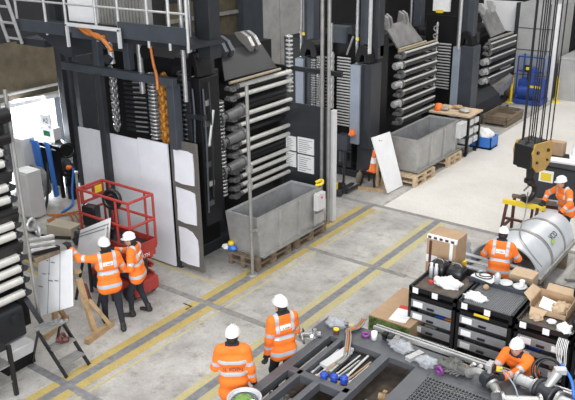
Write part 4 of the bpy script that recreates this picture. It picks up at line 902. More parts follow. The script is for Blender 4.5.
# ================================================================== CABINETS
def cabinet(x0, x1, y0, y1, zt, label, nd=5, top='mesh', labels='L'):
    t = thing('drawer_cabinet', label, 'cabinet', ((x0+x1)/2, (y0+y1)/2, 0), 'drawer cabinets behind the bench')
    mb = MB().bb(x0, x0+.05, y0, y1, 0, zt).bb(x1-.05, x1, y0, y1, 0, zt).bb(x0, x1, y1-.03, y1, 0, zt).bb(x0, x1, y0, y1, 0, .06).bb(x0, x1, y0, y1, zt-.18, zt-.12).bb(x0+.05, x1-.05, y0+.4, y1, .06, zt-.15)
    obj('carcass', mb, 'plast', t)
    obj('top_rim', MB().bb(x0, x1, y0, y0+.03, zt-.05, zt+.03).bb(x0, x0+.03, y0, y1, zt-.05, zt+.03).bb(x1-.03, x1, y0, y1, zt-.05, zt+.03).bb(x0, x1, y1-.03, y1, zt-.05, zt+.1), 'plast', t)
    obj('top_tray', MB().bb(x0+.03, x1-.03, y0+.03, y1-.03, zt-.05, zt-.02), 'grime' if top == 'wood' else 'mesh', t)
    for x in (x0+.12, (x0+x1)/2+.05): obj('rim_label', MB().bb(x-.05, x+.05, y0-.006, y0, zt-.08, zt+.02), 'label', t)
    sp = .228
    for i in range(nd):
        z1 = zt-.2-sp*i; z0 = z1-.14
        d = obj('drawer', MB().bb(x0+.06, x1-.06, y0-.015, y0+.01, z0, z1).bb(x0+.06, x1-.06, y0, y0+.4, z0, z0+.02), 'drawer', t, .004)
        obj('handle', MB().bar(((x0+x1)/2-.06, y0-.03, (z0+z1)/2-.02), ((x0+x1)/2+.06, y0-.03, (z0+z1)/2-.02), .03, .03), 'plast', d)
        obj('label_card', MB().bb(x0+.1, x0+.27, y0-.02, y0-.015, z0+.02, z1-.02), 'label', d)
        if 'R' in labels and i != 1: obj('label_card', MB().bb(x1-.26, x1-.1, y0-.02, y0-.015, z0+.02, z1-.02), 'label', d)
    for x in (x0+.1, x1-.1):
        for y in (y0+.1, y1-.1): obj('foot', MB().cyl((x, y, -.0), (x, y, .03), .04, None, 10), 'plast', t)
    return t
cabinet(-4.92, -4.08, 9.98, 11.0, 1.2, 'leftmost drawer cabinet, with white rag and black cases on top', 4, 'wood')
cabinet(-4.04, -3.14, 9.95, 11.0, 1.2, 'drawer cabinet with a grey ribbed mat on top', 4, 'mesh')
c3 = cabinet(-3.08, -2.24, 9.92, 11.0, 1.2, 'drawer cabinet with the open cardboard box on top', 4, 'wood', 'LR')
cabinet(-2.18, -1.3, 9.9, 11.0, 1.2, 'drawer cabinet without any box on it, beyond the white string bundle', 4, 'mesh')
# contents seen in the gaps between drawers
for i, (x, z, m_, l) in enumerate(((-4.38, .77, 'bluep', 'blue'), (-4.2, .77, 'orange', 'orange'), (-4.55, .545, 'gal', 'grey'), (-2.8, .77, 'bluep', 'dark blue'), (-2.45, .545, 'wood', 'brown'))):
    tag(obj('stored_part', MB().bb(x-.1, x+.1, 10.08, 10.3, z-.085, z-.02), m_, None, .01), l+' part in a drawer of the '+('leftmost cabinet' if x < -4 else 'cabinet with the open box'), 'part')
# mat on cabinet 2
mb = MB().bb(-3.98, -3.2, 10.0, 10.75, 1.185, 1.2)
for i in range(24): mb.bb(-3.97+i*.032, -3.955+i*.032, 10.01, 10.74, 1.2, 1.215)
tag(obj('ribbed_mat', mb, 'mesh', None), 'grey ribbed mat laid on the cabinet top', 'mat')
tag(obj('yellow_tag', MB().box((-3.62, 9.93, 1.09), (.25, .01, .04)), 'yel', None), 'yellow strip on the front of the mat topped cabinet', 'strip')
tag(obj('white_rag', MB().blob((-3.85, 10.22, 1.23), (.2, .1, .06), 41, .5), 'rag', None), 'white rag at the front left of the ribbed mat', 'rag')
tag(obj('white_rag', MB().blob((-4.42, 10.42, 1.22), (.24, .13, .10), 42, .5), 'rag', None), 'white rag on the leftmost cabinet', 'rag')
tag(obj('red_cap', MB().cyl((-4.7, 10.35, 1.18), (-4.7, 10.35, 1.22), .04, None, 12), 'redp', None), 'small red cap on the leftmost cabinet', 'cap')
for i, x in enumerate((-4.80, -4.71)):
    b_ = tag(obj('spray_can', MB().lathe([(0, 0), (.035, 0), (.035, .2), (.02, .23), (0, .23)], (x, 10.55, 1.18), 14), 'duct', None), ['left', 'right'][i]+' spray can of the pair on the leftmost cabinet', 'can', 'spray cans')
    obj('cap', MB().cyl((x, 10.55, 1.4), (x, 10.55, 1.45), .025, None, 10), 'label', b_)
for i, x in enumerate((-4.78, -4.45)):
    mb = MB(); ring = []
    for z, sx, sy in ((0, .155, .16), (.1, .16, .16), (.17, .14, .13), (.2, .11, .09)):
        ring.append([V((x+sx*math.copysign(abs(math.cos(t))**.4, math.cos(t)), 10.82+sy*math.copysign(abs(math.sin(t))**.4, math.sin(t)), 1.18+z)) for t in [2*PI*k/16 for k in range(16)]])
    mb.loft(ring)
    b_ = tag(obj('black_case', mb, 'plast', None), ['left', 'right'][i]+' glossy black case in front of the taped carton', 'case', 'black cases')
    obj('carry_handle', MB().tube(smooth_pts([(x-.08, 10.82, 1.38), (x-.05, 10.82, 1.42), (x+.05, 10.82, 1.42), (x+.08, 10.82, 1.38)]), .012, 6), 'gal', b_)
def carton(x0, x1, y0, y1, z0, z1, label, tape=True, m='card', rz=0):
    t = tag(obj('carton', MB().bb(x0, x1, y0, y1, z0, z1), m, None, .004), label, 'box')
    if tape:
        mb = MB().bb(x0-.002, x1+.002, y0-.004, y0+.05, z1-.07, z1+.002).bb(x0-.002, x1, y0-.004, y0, (z0+z1)/2-.05, (z0+z1)/2+.0).bb(x0, x0+.22, y0-.005, y0, (z0+z1)/2-.12, (z0+z1)/2+.02).bb(x1-.12, x1-.06, y0-.004, y0, z0+.05, z1)
        each('white_tape', mb, 'label', t)
        mb = MB()
        for i in range(5): mb.bb(x0+.02+.11*i, x0+.08+.11*i, y0-.007, y0-.004, z1-.06, z1-.015)
        mb.bb(x0+.05, x0+.1, y0-.007, y0-.004, z0+.28, z1-.1).bb(x1-.3, x1-.2, y0-.007, y0-.004, (z0+z1)/2-.03, (z0+z1)/2+.01)
        each('red_print', mb, 'darkred', t)
    return t
carton(-5.22, -4.62, 11.15, 11.65, .0, .85, 'lower big carton standing on the floor behind the leftmost cabinet', False)
carton(-5.2, -4.64, 11.17, 11.63, .85, 1.66, 'taped carton with white and red labels, above the black cases')
tag(obj('yellow_bracket', MB().box((-4.56, 11.4, 1.1), (.05, .1, .22)).box((-4.5, 11.42, 1.0), (.12, .12, .06)), 'yel', None), 'small yellow bracket right of the taped carton', 'bracket')
tag(obj('yellow_post', MB().bb(-4.6, -4.5, 11.35, 11.47, 0, .97), 'plast', None), 'black post under the yellow bracket', 'post')
tag(obj('paper_sheet', MB().box((-3.95, 10.86, 1.3), (.4, .26, .015), RZ(-.2)), 'label', None), 'white paper sheets behind the ribbed mat', 'papers')
tag(obj('cable_loop', MB().torus((-3.98, 10.85, 1.325), (.05, .1, 1), .14, .01, 24, 6).torus((-3.95, 10.87, 1.34), (-.1, .1, 1), .11, .01, 24, 6), 'plast', None), 'black cable loop on the white papers', 'cable')
tag(obj('support_tray', MB().bb(-4.2, -3.2, 10.76, 10.97, 1.185, 1.28), 'mid', None, .01), 'shallow blue grey tray behind the ribbed mat', 'tray')
tag(obj('tin_can', MB().lathe([(0, 0), (.05, 0), (.05, .15), (.02, .19), (0, .19)], (-3.72, 10.78, 1.29), 14), 'duct', None), 'small pale bottle behind the ribbed mat', 'bottle')
for i, (x, y) in enumerate(((-3.6, 10.86), (-3.36, 10.86))):
    tag(obj('plate_disc', MB().lathe([(0, 0), (.10, 0), (.12, .02), (.10, .03), (0, .035)], (x, y, 1.285), 20), 'lt', None), ['left', 'right'][i]+' pale disc behind the ribbed mat', 'disc')
tag(obj('jar', MB().cyl((-3.33, 10.85, 1.32), (-3.33, 10.85, 1.42), .045, None, 14), 'label', None), 'small white jar on the right pale disc', 'jar')
tag(obj('brass_knob', MB().lathe([(0, 0), (.05, 0), (.055, .04), (.03, .07), (0, .07)], (-3.84, 10.62, 1.215), 12), 'wood', None), 'brass knob on the ribbed mat', 'knob')
carton(-3.68, -3.28, 11.22, 11.55, 1.02, 1.30, 'small plain carton just behind the far worker', False, 'card2')
tag(obj('carton_stand', MB().bb(-3.75, -3.2, 11.15, 11.6, .98, 1.02).bb(-3.7, -3.65, 11.2, 11.25, 0, .98).bb(-3.3, -3.25, 11.2, 11.25, 0, .98).bb(-3.7, -3.65, 11.5, 11.55, 0, .98).bb(-3.3, -3.25, 11.5, 11.55, 0, .98), 'slate', None), 'dark stand under the small plain carton', 'stand')
# open cardboard box on cabinet 3
ob = thing('open_carton', 'open cardboard box with raised flaps and white paper inside', 'box', (-2.75, 10.55, 1.19))
x0, x1, y0, y1, z0, z1 = -3.02, -2.45, 10.35, 10.85, 1.185, 1.36
obj('box_walls', MB().bb(x0, x1, y0, y0+.012, z0, z1-.08).bb(x0, x1, y1-.012, y1, z0, z1+.02).bb(x0, x0+.012, y0, y1, z0, z1).bb(x1-.012, x1, y0, y1, z0, z1).bb(x0, x1, y0, y1, z0, z0+.01), 'card', ob)
obj('flap', MB().prism([V((x0, y0, z1)), V((x0, y1, z1)), V((x0-.12, y1-.05, z1+.08)), V((x0-.14, y0+.1, z1+.06))], (0, 0, .008)), 'card2', ob)
obj('flap', MB().prism([V((x1, y0+.1, z1)), V((x1, y1, z1)), V((x1+.06, y1-.05, z1+.2)), V((x1+.04, y0+.2, z1+.12))], (-.008, 0, 0)), 'card2', ob)
obj('flap', MB().prism([V((x0+.08, y1, z1)), V((x1-.06, y1, z1)), V((x1-.08, y1+.05, z1+.12)), V((x0+.1, y1+.05, z1+.12))], (0, .008, 0)), 'card2', ob)
obj('flap', MB().prism([V((x0+.02, y0, z1-.09)), V((x0+.28, y0, z1-.09)), V((x0+.24, y0-.13, z0+.005)), V((x0+.04, y0-.12, z0+.005))], (0, .0, .008)), 'card2', ob)
tag(obj('white_paper', MB().box((-2.78, 10.5, 1.31), (.24, .2, .02), RX(.5) @ RY(.3)), 'label', None), 'folded white paper in the open cardboard box', 'paper')
tag(obj('packing_paper', MB().blob((-2.6, 10.55, 1.29), (.14, .15, .09), 51, .5), 'card2', None), 'crumpled brown paper in the open cardboard box', 'paper')
tag(obj('packing_paper', MB().blob((-2.86, 10.2, 1.2), (.09, .08, .04), 52, .6), 'card2', None), 'brown paper scrap in front of the open cardboard box', 'paper')
tag(obj('white_rag', MB().blob((-2.62, 10.2, 1.21), (.07, .06, .03), 53, .5), 'rag', None), 'small white scrap in front of the open cardboard box', 'rag')
mb = MB().blob((-2.38, 10.02, 1.25), (.10, .1, .09), 54, .5)
for i in range(7): mb.tube(smooth_pts([(-2.4+.02*i, 9.98, 1.22), (-2.42+.025*i, 9.86, 1.0), (-2.36+.015*i+R.uniform(-.03, .03), 9.85, .75), (-2.4+.01*i, 9.86, .55+.02*i)]), .008, 5)
tag(obj('string_bundle', mb, 'rag', None), 'white string bundle hanging over the cabinet corner', 'string')
tag(obj('backboard', MB().bb(-2.9, -1.4, 11.02, 11.06, .9, 1.42), 'plast', None), 'long black panel standing behind the open box', 'panel')
tag(obj('black_sheet', MB().blob((-2.2, 10.45, 1.27), (.16, .35, .16), 55, .3), 'plast', None), 'black sheet bundled right of the open box', 'sheet')
# cardboard with green print left of the cabinets
gc = tag(obj('carton', MB().bb(-5.5, -4.72, 9.68, 10.9, 0, .62), 'card', None, .004), 'flat brown carton with green printed side left of the cabinets', 'box')
obj('green_print', MB().bb(-5.5, -4.72, 9.672, 9.68, .3, .6), 'green', gc)
nb_ = tag(obj('notepad', MB().box((-5.02, 9.98, .63), (.30, .5, .014), RZ(.12)), 'label', None), 'white notepad with red top band on the flat brown carton', 'notepad')
obj('red_band', MB().box((-5.045, 10.22, .633), (.30, .11, .016), RZ(.12)), 'redp', nb_); obj('red_edge', MB().box((-4.88, 9.99, .628), (.02, .5, .012), RZ(.12)), 'redp', nb_)
each('text_line', MB().box((-5.02, 9.95, .638), (.22, .012, .002), RZ(.12)).box((-5.01, 9.88, .638), (.22, .012, .002), RZ(.12)), 'lt', nb_)
# ================================================================== FOREGROUND FRAME (bench)
be = thing('machine_frame', 'large dark grey steel frame laid out as a bench with tools', 'frame', (-4, 8, 0))
ZB = .85
def beam(x0, x1, y0, y1, z0=None, z1=None, m='frame_grey', nm='beam'):
    return obj(nm, MB().bb(x0, x1, y0, y1, ZB-.14 if z0 is None else z0, ZB if z1 is None else z1), m, be, .008)
beam(-5.82, -1.2, 8.42, 8.92, ZB-.1, ZB, nm='cross_plate')
beam(-5.62, -5.46, 5.2, 8.44); beam(-5.32, -5.24, 5.2, 8.44)
beam(-5.75, -5.66, 5.0, 8.5, ZB-.3, ZB-.16, 'black', 'lower_rail')
beam(-5.46, -4.45, 7.28, 7.40); beam(-5.46, -4.45, 6.3, 6.42); beam(-5.0, -4.9, 5.2, 7.3)
beam(-4.55, -4.42, 5.4, 8.44)
beam(-3.98, -3.72, 5.4, 8.44)
beam(-4.5, -3.9, 7.0, 7.1, ZB-.3, ZB-.2)
beam(-3.75, -1.2, 8.3, 8.42, ZB-.08, ZB)
for x in (-5.55, -3.85, -1.6):
    for y in (5.6, 8.6): beam(x-.06, x+.06, y-.06, y+.06, 0, ZB-.1, 'black', 'leg')
mb = MB()
for i in range(42): mb.bb(-3.7+i*.05, -3.688+i*.05, 6.2, 8.3, ZB-.03, ZB+.0)
for j in range(30): mb.bb(-3.72, -1.6, 6.2+.07*j, 6.212+.07*j, ZB-.03, ZB)
obj('grating', mb, 'grating', be)
obj('grating_tray', MB().bb(-3.72, -1.6, 6.2, 8.3, ZB-.12, ZB-.1), 'dark', be)
each('back_rail', MB().bb(-5.02, -1.2, 8.98, 9.02, ZB-.02, ZB+.05).bb(-5.02, -1.2, 9.08, 9.11, ZB-.02, ZB+.03), 'pale', be)
each('back_rail_bracket', MB().bb(-5.02, -4.98, 8.9, 9.11, ZB-.06, ZB).bb(-3.5, -3.46, 8.9, 9.11, ZB-.06, ZB).bb(-2.2, -2.16, 8.9, 9.11, ZB-.06, ZB), 'slate', be)
obj('tool_tray', MB().bb(-5.24, -4.55, 7.4, 8.42, ZB-.15, ZB-.12), 'dark', be)
obj('lower_shelf', MB().bb(-5.6, -3.76, 5.2, 9.05, ZB-.44, ZB-.40), 'grime', be)
# tools in the tray
ZT = ZB-.12
for i in range(13):
    x = -5.2+.052*i; y0 = 7.44+(.16 if i > 3 else 0)+R.uniform(0, .12); y1 = y0+R.uniform(.5, .8); m_ = ['pale', 'slate', 'chrome', 'wood', 'pale', 'plast', 'chrome'][i % 7]; rr = R.choice((.012, .016, .02))
    mb = MB().cyl((x, y0, ZT+.03), (x+R.uniform(-.05, .05), min(y1, 8.38), ZT+.03), rr, None, 8)
    mb.cyl((x, y0-.01, ZT+.03), (x, y0+.06, ZT+.03), rr*1.7, None, 8)
    tag(obj('tool_bar', mb, m_, None), 'steel or grey bar lying in the row inside the tool tray of the frame', 'bar', 'bars in the tool tray')
tag(obj('wood_wedge', MB().box((-5.1, 8.05, ZT+.06), (.14, .65, .05), RZ(-.1)), 'lt', None), 'long pale wedge lying in the tool tray', 'wedge')
wbk = MB().box((-4.78, 7.46, ZB-.1), (.42, .2, .07), RZ(.2))
tag(obj('wood_block', wbk, 'wood', None, .01), 'wooden block carrying three blue plugs on the frame', 'block')
for i, x in enumerate((-4.93, -4.79, -4.65)):
    tag(obj('blue_plug', MB().lathe([(0, .14), (.04, .14), (.055, .11), (.055, .03), (.045, 0), (0, 0)], (x, 7.44+.045*i, ZB-.065), 16).torus((x, 7.44+.045*i, ZB+.04), (0, 0, 1), .052, .012, 16, 6), 'bluecap', None), ['leftmost', 'middle', 'rightmost'][i]+' blue plug on the wooden block', 'plug', 'blue plugs')
for i in range(6):
    x = -5.16+.1*i; tag(obj('pipe_offcut', MB().cyl((x, 6.5+.03*i, ZB-.33), (x+.12, 7.1, ZB-.33), .022, None, 8), ['gal', 'wood', 'black', 'pale', 'darkred', 'gal'][i], None), 'short pipe lying on the lower shelf inside the frame', 'pipe', 'pipes on the lower shelf')
for i, (x, y, m_, l) in enumerate(((-4.2, 7.9, 'wood', 'brown'), (-4.3, 7.55, 'gal', 'grey'), (-4.12, 7.4, 'slate', 'dark'), (-4.7, 6.9, 'bluep', 'blue'), (-5.3, 7.0, 'gal', 'pale grey'))):
    tag(obj('spare_part', MB().cyl((x-.09, y, ZB-.34), (x+.09, y+.06, ZB-.34), .06, None, 12).torus((x, y+.03, ZB-.34), (1, .3, 0), .065, .02, 14, 6).box((x, y+.03, ZB-.27), (.06, .05, .08)), m_, None), l+' spare part lying on the lower shelf inside the frame', 'part', 'spare parts on the lower shelf')
for i, (x, y) in enumerate(((-5.05, 6.7), (-4.75, 5.9))): tag(obj('black_fitting', MB().blob((x, y, ZB-.2), (.1, .1, .13), 60+i, .5), 'black', None), ['rough black fitting on the lower shelf beside the frame corner', 'rough black fitting on the lower shelf nearest the camera'][i], 'fitting')
hosep = smooth_pts([(-5.0, 7.9, ZT+.05), (-5.0, 8.12, ZT+.06), (-5.08, 8.3, ZB+.0), (-5.16, 8.46, ZB+.06), (-5.26, 8.62, ZB+.05), (-5.2, 8.8, ZB+.05), (-5.24, 9.05, ZB+.06)])
tag(obj('braided_hose', MB().tube(hosep, .022, 8).tube([p+V((.035, .02, .01)) for p in hosep], .016, 8).tube([p+V((-.03, .0, .015)) for p in hosep], .013, 8), ['gal'], None), 'bundle of grey hoses draped over the frame plate into the tray', 'hose')
tag(obj('copper_hose', MB().tube([p+V((.015, -.02, .028)) for p in hosep[6:]], .015, 8), 'orange', None), 'brownish hose on top of the grey hose bundle', 'hose')
tag(obj('plastic_bag', MB().blob((-5.55, 8.72, ZB+.05), (.18, .13, .08), 70, .6), 'film', None), 'clear plastic bag at the left end of the frame plate', 'bag')
tag(obj('plastic_bag', MB().blob((-4.38, 8.72, ZB+.05), (.2, .12, .07), 71, .6), 'film', None), 'clear plastic bag in the middle of the frame plate', 'bag')
tag(obj('plastic_bag', MB().blob((-3.86, 8.55, ZB+.05), (.16, .1, .07), 72, .6), 'film', None), 'clear plastic bag on the frame plate nearest the grating', 'bag')
j = tag(obj('jar', MB().cyl((-5.42, 8.52, ZB), (-5.42, 8.52, ZB+.07), .045, None, 14), 'darkred', None), 'small dark red jar on the frame plate', 'jar'); obj('lid', MB().cyl((-5.42, 8.52, ZB+.07), (-5.42, 8.52, ZB+.09), .047, None, 14), 'yel', j)
j = tag(obj('jar', MB().cyl((-5.3, 8.78, ZB), (-5.3, 8.78, ZB+.06), .05, None, 14), 'card2', None), 'small cream jar on the frame plate beside the plastic bag', 'jar'); obj('lid', MB().cyl((-5.3, 8.78, ZB+.06), (-5.3, 8.78, ZB+.08), .05, None, 14), 'yellow2', j)
tag(obj('tape_roll', MB().torus((-5.0, 8.72, ZB+.03), (0, 0, 1), .05, .022, 18, 8), 'purple', None), 'purple tape roll on the frame plate beside the white cup', 'tape')
tag(obj('tape_roll', MB().torus((-3.62, 8.45, ZB+.06), (.3, 1, .2), .055, .025, 18, 8), 'purple', None), 'purple tape roll beside the grating', 'tape')
tag(obj('cup', MB().lathe([(0, 0), (.045, 0), (.05, .13), (.046, .13), (.04, .02), (0, .02)], (-4.85, 8.72, ZB), 16), 'label', None), 'white cup on the frame plate', 'cup')
for i, x in enumerate((-4.72, -4.62, -4.52)):
    tag(obj('clamp', MB().cyl((x, 8.85, ZB), (x, 8.85, ZB+.1), .03, None, 10).box((x+.02, 8.8, ZB+.1), (.08, .1, .05)).cyl((x, 8.75, ZB+.05), (x+.06, 8.75, ZB+.05), .02, None, 8), ['black', 'slate', 'gal'][i], None), ['black', 'dark grey', 'pale grey'][i]+' clamp on the back edge of the frame plate', 'clamp')
tag(obj('steel_block', MB().box((-4.1, 8.62, ZB+.03), (.1, .3, .06), RZ(-.3)), 'pale', None), 'pale steel block lying on the frame plate', 'block')
mb = MB().cyl((-5.85, 8.2, ZB-.02), (-5.55, 8.3, ZB+.06), .045, None, 12).torus((-5.78, 8.1, ZB), (.6, .6, .2), .08, .022, 16, 6).cyl((-5.7, 8.35, ZB), (-5.6, 8.1, ZB+.1), .03, None, 10).cyl((-5.64, 8.24, ZB), (-5.64, 8.24, ZB+.14), .05, .03, 12).torus((-5.9, 8.25, ZB-.03), (1, .2, 0), .07, .02, 14, 6)
tag(obj('valve_fitting', mb, 'steel', None), 'steel valve fitting at the left end of the frame', 'fitting')
# gloves
for i in range(7):
    x = -3.62+.09*(i % 4)+R.uniform(-.02, .02); y = 8.62+.11*(i//4)
    tag(obj('work_glove', MB().blob((x, y, ZB+.05+.03*(i % 2)), (.10, .075, .065), 80+i, .45).cyl((x-.02, y-.04, ZB+.06), (x-.09, y-.12, ZB+.04), .014, None, 8).cyl((x+.01, y-.04, ZB+.06), (x-.03, y-.14, ZB+.04), .014, None, 8), 'greycloth', None), 'grey work glove in the heap at the corner of the grating', 'glove', 'glove heap')
    C.objects[-1]
for i in range(3):
    x = -3.55+.1*i; tag(obj('yellow_cuff', MB().torus((x, 8.64+.04*i, ZB+.1), (.4, .2, 1), .03, .006, 14, 6), 'tape2', None), 'yellow cuff ring on top of the glove heap', 'cuff', 'yellow cuffs')
# pipes with flanges
def pipe(pts, r, label, m='gal', fl=(0, -1)):
    P = smooth_pts(pts, 6); mb = MB().tube(P, r, 14)
    o = tag(obj('flanged_pipe', mb, m, None), label, 'pipe', 'flanged pipes on the frame')
    for k in fl:
        d = (P[1]-P[0]).normalized() if k == 0 else (P[-1]-P[-2]).normalized(); p = P[k]
        obj('flange', MB().cyl(p-d*.015, p+d*.02, r*1.5, None, 18).torus(p, d, r*1.25, r*.18, 18, 6), 'steel', o)
    return o
pipe([(-3.25, 8.62, ZB+.08), (-3.13, 8.62, ZB+.15), (-3.02, 8.62, ZB+.12)], .055, 'curved grey pipe beside the crouching worker, left of the valve')
pipe([(-2.86, 8.5, ZB+.12), (-2.78, 8.45, ZB+.08), (-2.72, 8.35, ZB+.06)], .06, 'short grey pipe right of the valve')
pipe([(-2.62, 8.25, ZB+.08), (-2.4, 8.38, ZB+.08), (-2.2, 8.5, ZB+.08)], .085, 'thick pale pipe at the bottom edge before the worker', 'pale')
pipe([(-2.62, 8.82, ZB+.12), (-2.44, 8.8, ZB+.12), (-2.36, 8.78, ZB+.12)], .075, 'pale pipe under the worker hands', 'pale')
pipe([(-2.0, 8.62, ZB+.12), (-1.85, 8.6, ZB+.12), (-1.5, 8.6, ZB+.12)], .10, 'fat pale pipe at the lower right edge', 'pale')
vb = thing('valve', 'dark valve with bolted flanges between the grey pipes', 'valve', (-2.95, 8.58, ZB))
obj('body', MB().cyl((-3.0, 8.6, ZB+.12), (-2.88, 8.53, ZB+.12), .11, None, 18).cyl((-2.94, 8.57, ZB), (-2.94, 8.57, ZB+.06), .08, None, 12), 'slate', vb, .01)
obj('stem', MB().cyl((-2.94, 8.57, ZB+.2), (-2.94, 8.57, ZB+.34), .03, None, 10).box((-2.96, 8.62, ZB+.32), (.07, .16, .05)), 'pale', vb)
for k in range(6):
    a = k*PI/3; obj('bolt', MB().cyl((-3.02+.09*0, 8.61+.085*math.cos(a), ZB+.12+.085*math.sin(a)), (-2.99, 8.6+.085*math.cos(a), ZB+.12+.085*math.sin(a)), .014, None, 6), 'steel', vb)
obj('yellow_lever', MB().box((-2.84, 8.68, ZB+.26), (.08, .05, .05), RZ(.4)), 'yel', vb)
vb2 = thing('valve', 'dark butterfly valve with pale actuator left of the lower right pipe', 'valve', (-2.2, 8.7, ZB))
obj('body', MB().cyl((-2.3, 8.76, ZB+.13), (-2.05, 8.65, ZB+.13), .13, None, 20).torus((-2.28, 8.75, ZB+.13), (1, -.45, 0), .13, .03, 20, 6).torus((-2.06, 8.66, ZB+.13), (1, -.45, 0), .13, .03, 20, 6).bb(-2.25, -2.1, 8.62, 8.78, ZB, ZB+.05), 'slate', vb2)
obj('actuator', MB().cyl((-2.18, 8.7, ZB+.22), (-2.1, 8.82, ZB+.42), .05, .07, 12).box((-2.08, 8.85, ZB+.44), (.16, .1, .08), RZ(.5)), 'pale', vb2, .01)
tag(obj('hose_coil', MB().torus((-2.33, 9.16, ZB+.16), (.25, -1, .5), .19, .02, 28, 8).torus((-2.31, 9.19, ZB+.16), (.25, -1, .5), .16, .018, 28, 8), 'plast', None), 'black hose loop standing behind the valves', 'hose')
tag(obj('lifting_strap', MB().tube(smooth_pts([(-2.12, 9.0, ZB+.45), (-1.95, 8.9, ZB+.35), (-1.86, 8.8, ZB+.2), (-1.82, 8.74, ZB+.02)]), .022, 6), 'bluehose', None), 'blue strap at the lower right behind the fat pipe', 'strap')
tag(obj('blue_cable', MB().tube(smooth_pts([(-2.82, 8.66, ZB+.28), (-2.7, 8.6, ZB+.26), (-2.55, 8.5, ZB+.2), (-2.45, 8.35, ZB+.18)]), .012, 6), 'ltblue', None), 'pale blue cable from the yellow valve lever', 'cable')
for i, x in enumerate((-3.32, -3.22)): tag(obj('white_plug', MB().cyl((x, 8.9+.03*i, ZB), (x+.04, 8.9, ZB+.06), .03, None, 10), 'label', None), ['left', 'right'][i]+' small white plug right of the glove heap', 'plug', 'white plugs')
# hose coil bottom
cl = thing('cable_coil', 'grey cable coil with green wrap at the bottom edge beside the left worker', 'cable', (-5.42, 6.2, .86))
mb = MB()
for k in range(6): mb.torus((-5.42, 6.25, .88+.022*k), (.04*math.sin(k), .04*math.cos(k), 1), .2+.012*(k % 3), .016, 30, 6)
obj('coil', mb, 'duct', cl)
obj('green_wrap', MB().blob((-5.44, 6.27, .93), (.12, .12, .06), 90, .3), 'greenw', cl)
tag(obj('white_rag', MB().blob((-5.22, 6.2, .93), (.16, .13, .08), 91, .4), 'rag', None), 'white cloth lying on the cable coil at the bottom edge', 'rag')
# ================================================================== PEOPLE
def surface_net(F, org, h):
    nx, ny, nz = F.shape
    ins = F < 0
    cnt = np.zeros((nx-1, ny-1, nz-1), np.int8); acc = np.zeros((nx-1, ny-1, nz-1, 3)); ne = np.zeros((nx-1, ny-1, nz-1))
    cor = [(i, j, k) for i in (0, 1) for j in (0, 1) for k in (0, 1)]
    def sl(c): return tuple(slice(c[a], F.shape[a]-1+c[a]) for a in range(3))
    for a in range(8):
        for b in range(a+1, 8):
            A, B = cor[a], cor[b]
            if sum(abs(A[i]-B[i]) for i in range(3)) != 1: continue
            fa, fb = F[sl(A)], F[sl(B)]; m = (fa < 0) != (fb < 0)
            t = np.where(m, fa/np.where(m, fa-fb, 1), 0)
            for i in range(3): acc[..., i] += np.where(m, A[i]+t*(B[i]-A[i]), 0)
            ne += m
    act = ne > 0; idx = -np.ones(act.shape, int); idx[act] = np.arange(act.sum())
    g = np.argwhere(act); verts = (g+acc[act]/ne[act][:, None])*h+org
    faces = []
    for ax in range(3):
        u, v = (ax+1) % 3, (ax+2) % 3
        s0 = [slice(1, -1)]*3; s0[ax] = slice(0, -1); s1 = list(s0); s1[ax] = slice(1, None)
        a, b = ins[tuple(s0)], ins[tuple(s1)]
        for flip, mask in ((False, a & ~b), (True, ~a & b)):
            e = np.argwhere(mask)
            if not len(e): continue
            e = e+1; e[:, ax] -= 1
            def vi(du, dv):
                q = e.copy(); q[:, u] += du; q[:, v] += dv; return idx[q[:, 0], q[:, 1], q[:, 2]]
            q = np.stack([vi(-1, -1), vi(0, -1), vi(0, 0), vi(-1, 0)], 1)
            faces.append(q[:, ::-1] if flip else q)
    return verts, np.concatenate(faces)
def d_cap(P, a, b, ra, rb):
    a = np.array(a); b = np.array(b); ab = b-a; t = np.clip(((P-a) @ ab)/max(ab @ ab, 1e-9), 0, 1)
    return np.linalg.norm(P-a-t[..., None]*ab, axis=-1)-(ra+(rb-ra)*t)
def d_ell(P, c, r, Rm):
    q = (P-np.array(c)) @ np.array(Rm); r = np.array(r); k0 = np.linalg.norm(q/r, axis=-1); k1 = np.linalg.norm(q/(r*r), axis=-1)
    return k0*(k0-1)/np.maximum(k1, 1e-6)
def sdf_mesh(prims, h, infl=0.0, k=.04, cut=None):
    pts = []
    for p in prims:
        if p[0] == 'c': pts += [(np.array(p[1]), max(p[3], p[4])), (np.array(p[2]), max(p[3], p[4]))]
        else: pts.append((np.array(p[1]), max(p[2])))
    lo = np.min([p-r for p, r in pts], 0)-infl-3*h; hi = np.max([p+r for p, r in pts], 0)+infl+3*h
    n = np.ceil((hi-lo)/h).astype(int)+1
    G = np.stack(np.meshgrid(*[lo[i]+h*np.arange(n[i]) for i in range(3)], indexing='ij'), -1)
    def ev(P):
        ds = []
        for p in prims:
            ds.append(d_cap(P, p[1], p[2], p[3], p[4]) if p[0] == 'c' else d_ell(P, p[1], p[2], p[3]))
        return ds
    ds = ev(G); F = ds[0]
    for d in ds[1:]:
        kk = k; hh = np.maximum(kk-np.abs(F-d), 0)/kk; F = np.minimum(F, d)-hh*hh*kk*.25
    F = F-infl
    if cut is not None: F = np.maximum(F, cut(G))
    v, f = surface_net(F, lo, h)
    c = v[f].mean(1); lab = np.argmin(np.stack(ev(c)), 0)
    return v, f, c, lab
def ik(S_, T, l1, l2, hint):
    S_, T, hint = V(S_), V(T), V(hint); d = T-S_; L = d.length
    if L > (l1+l2)*.995: d *= (l1+l2)*.995/L; T = S_+d; L = d.length
    a = (l1*l1-l2*l2+L*L)/(2*L); hgt = math.sqrt(max(l1*l1-a*a, 0)); u = d.normalized()
    p = (hint-u*hint.dot(u)); p = p.normalized() if p.length > 1e-5 else u.orthogonal().normalized()
    return S_+u*a+p*hgt, T
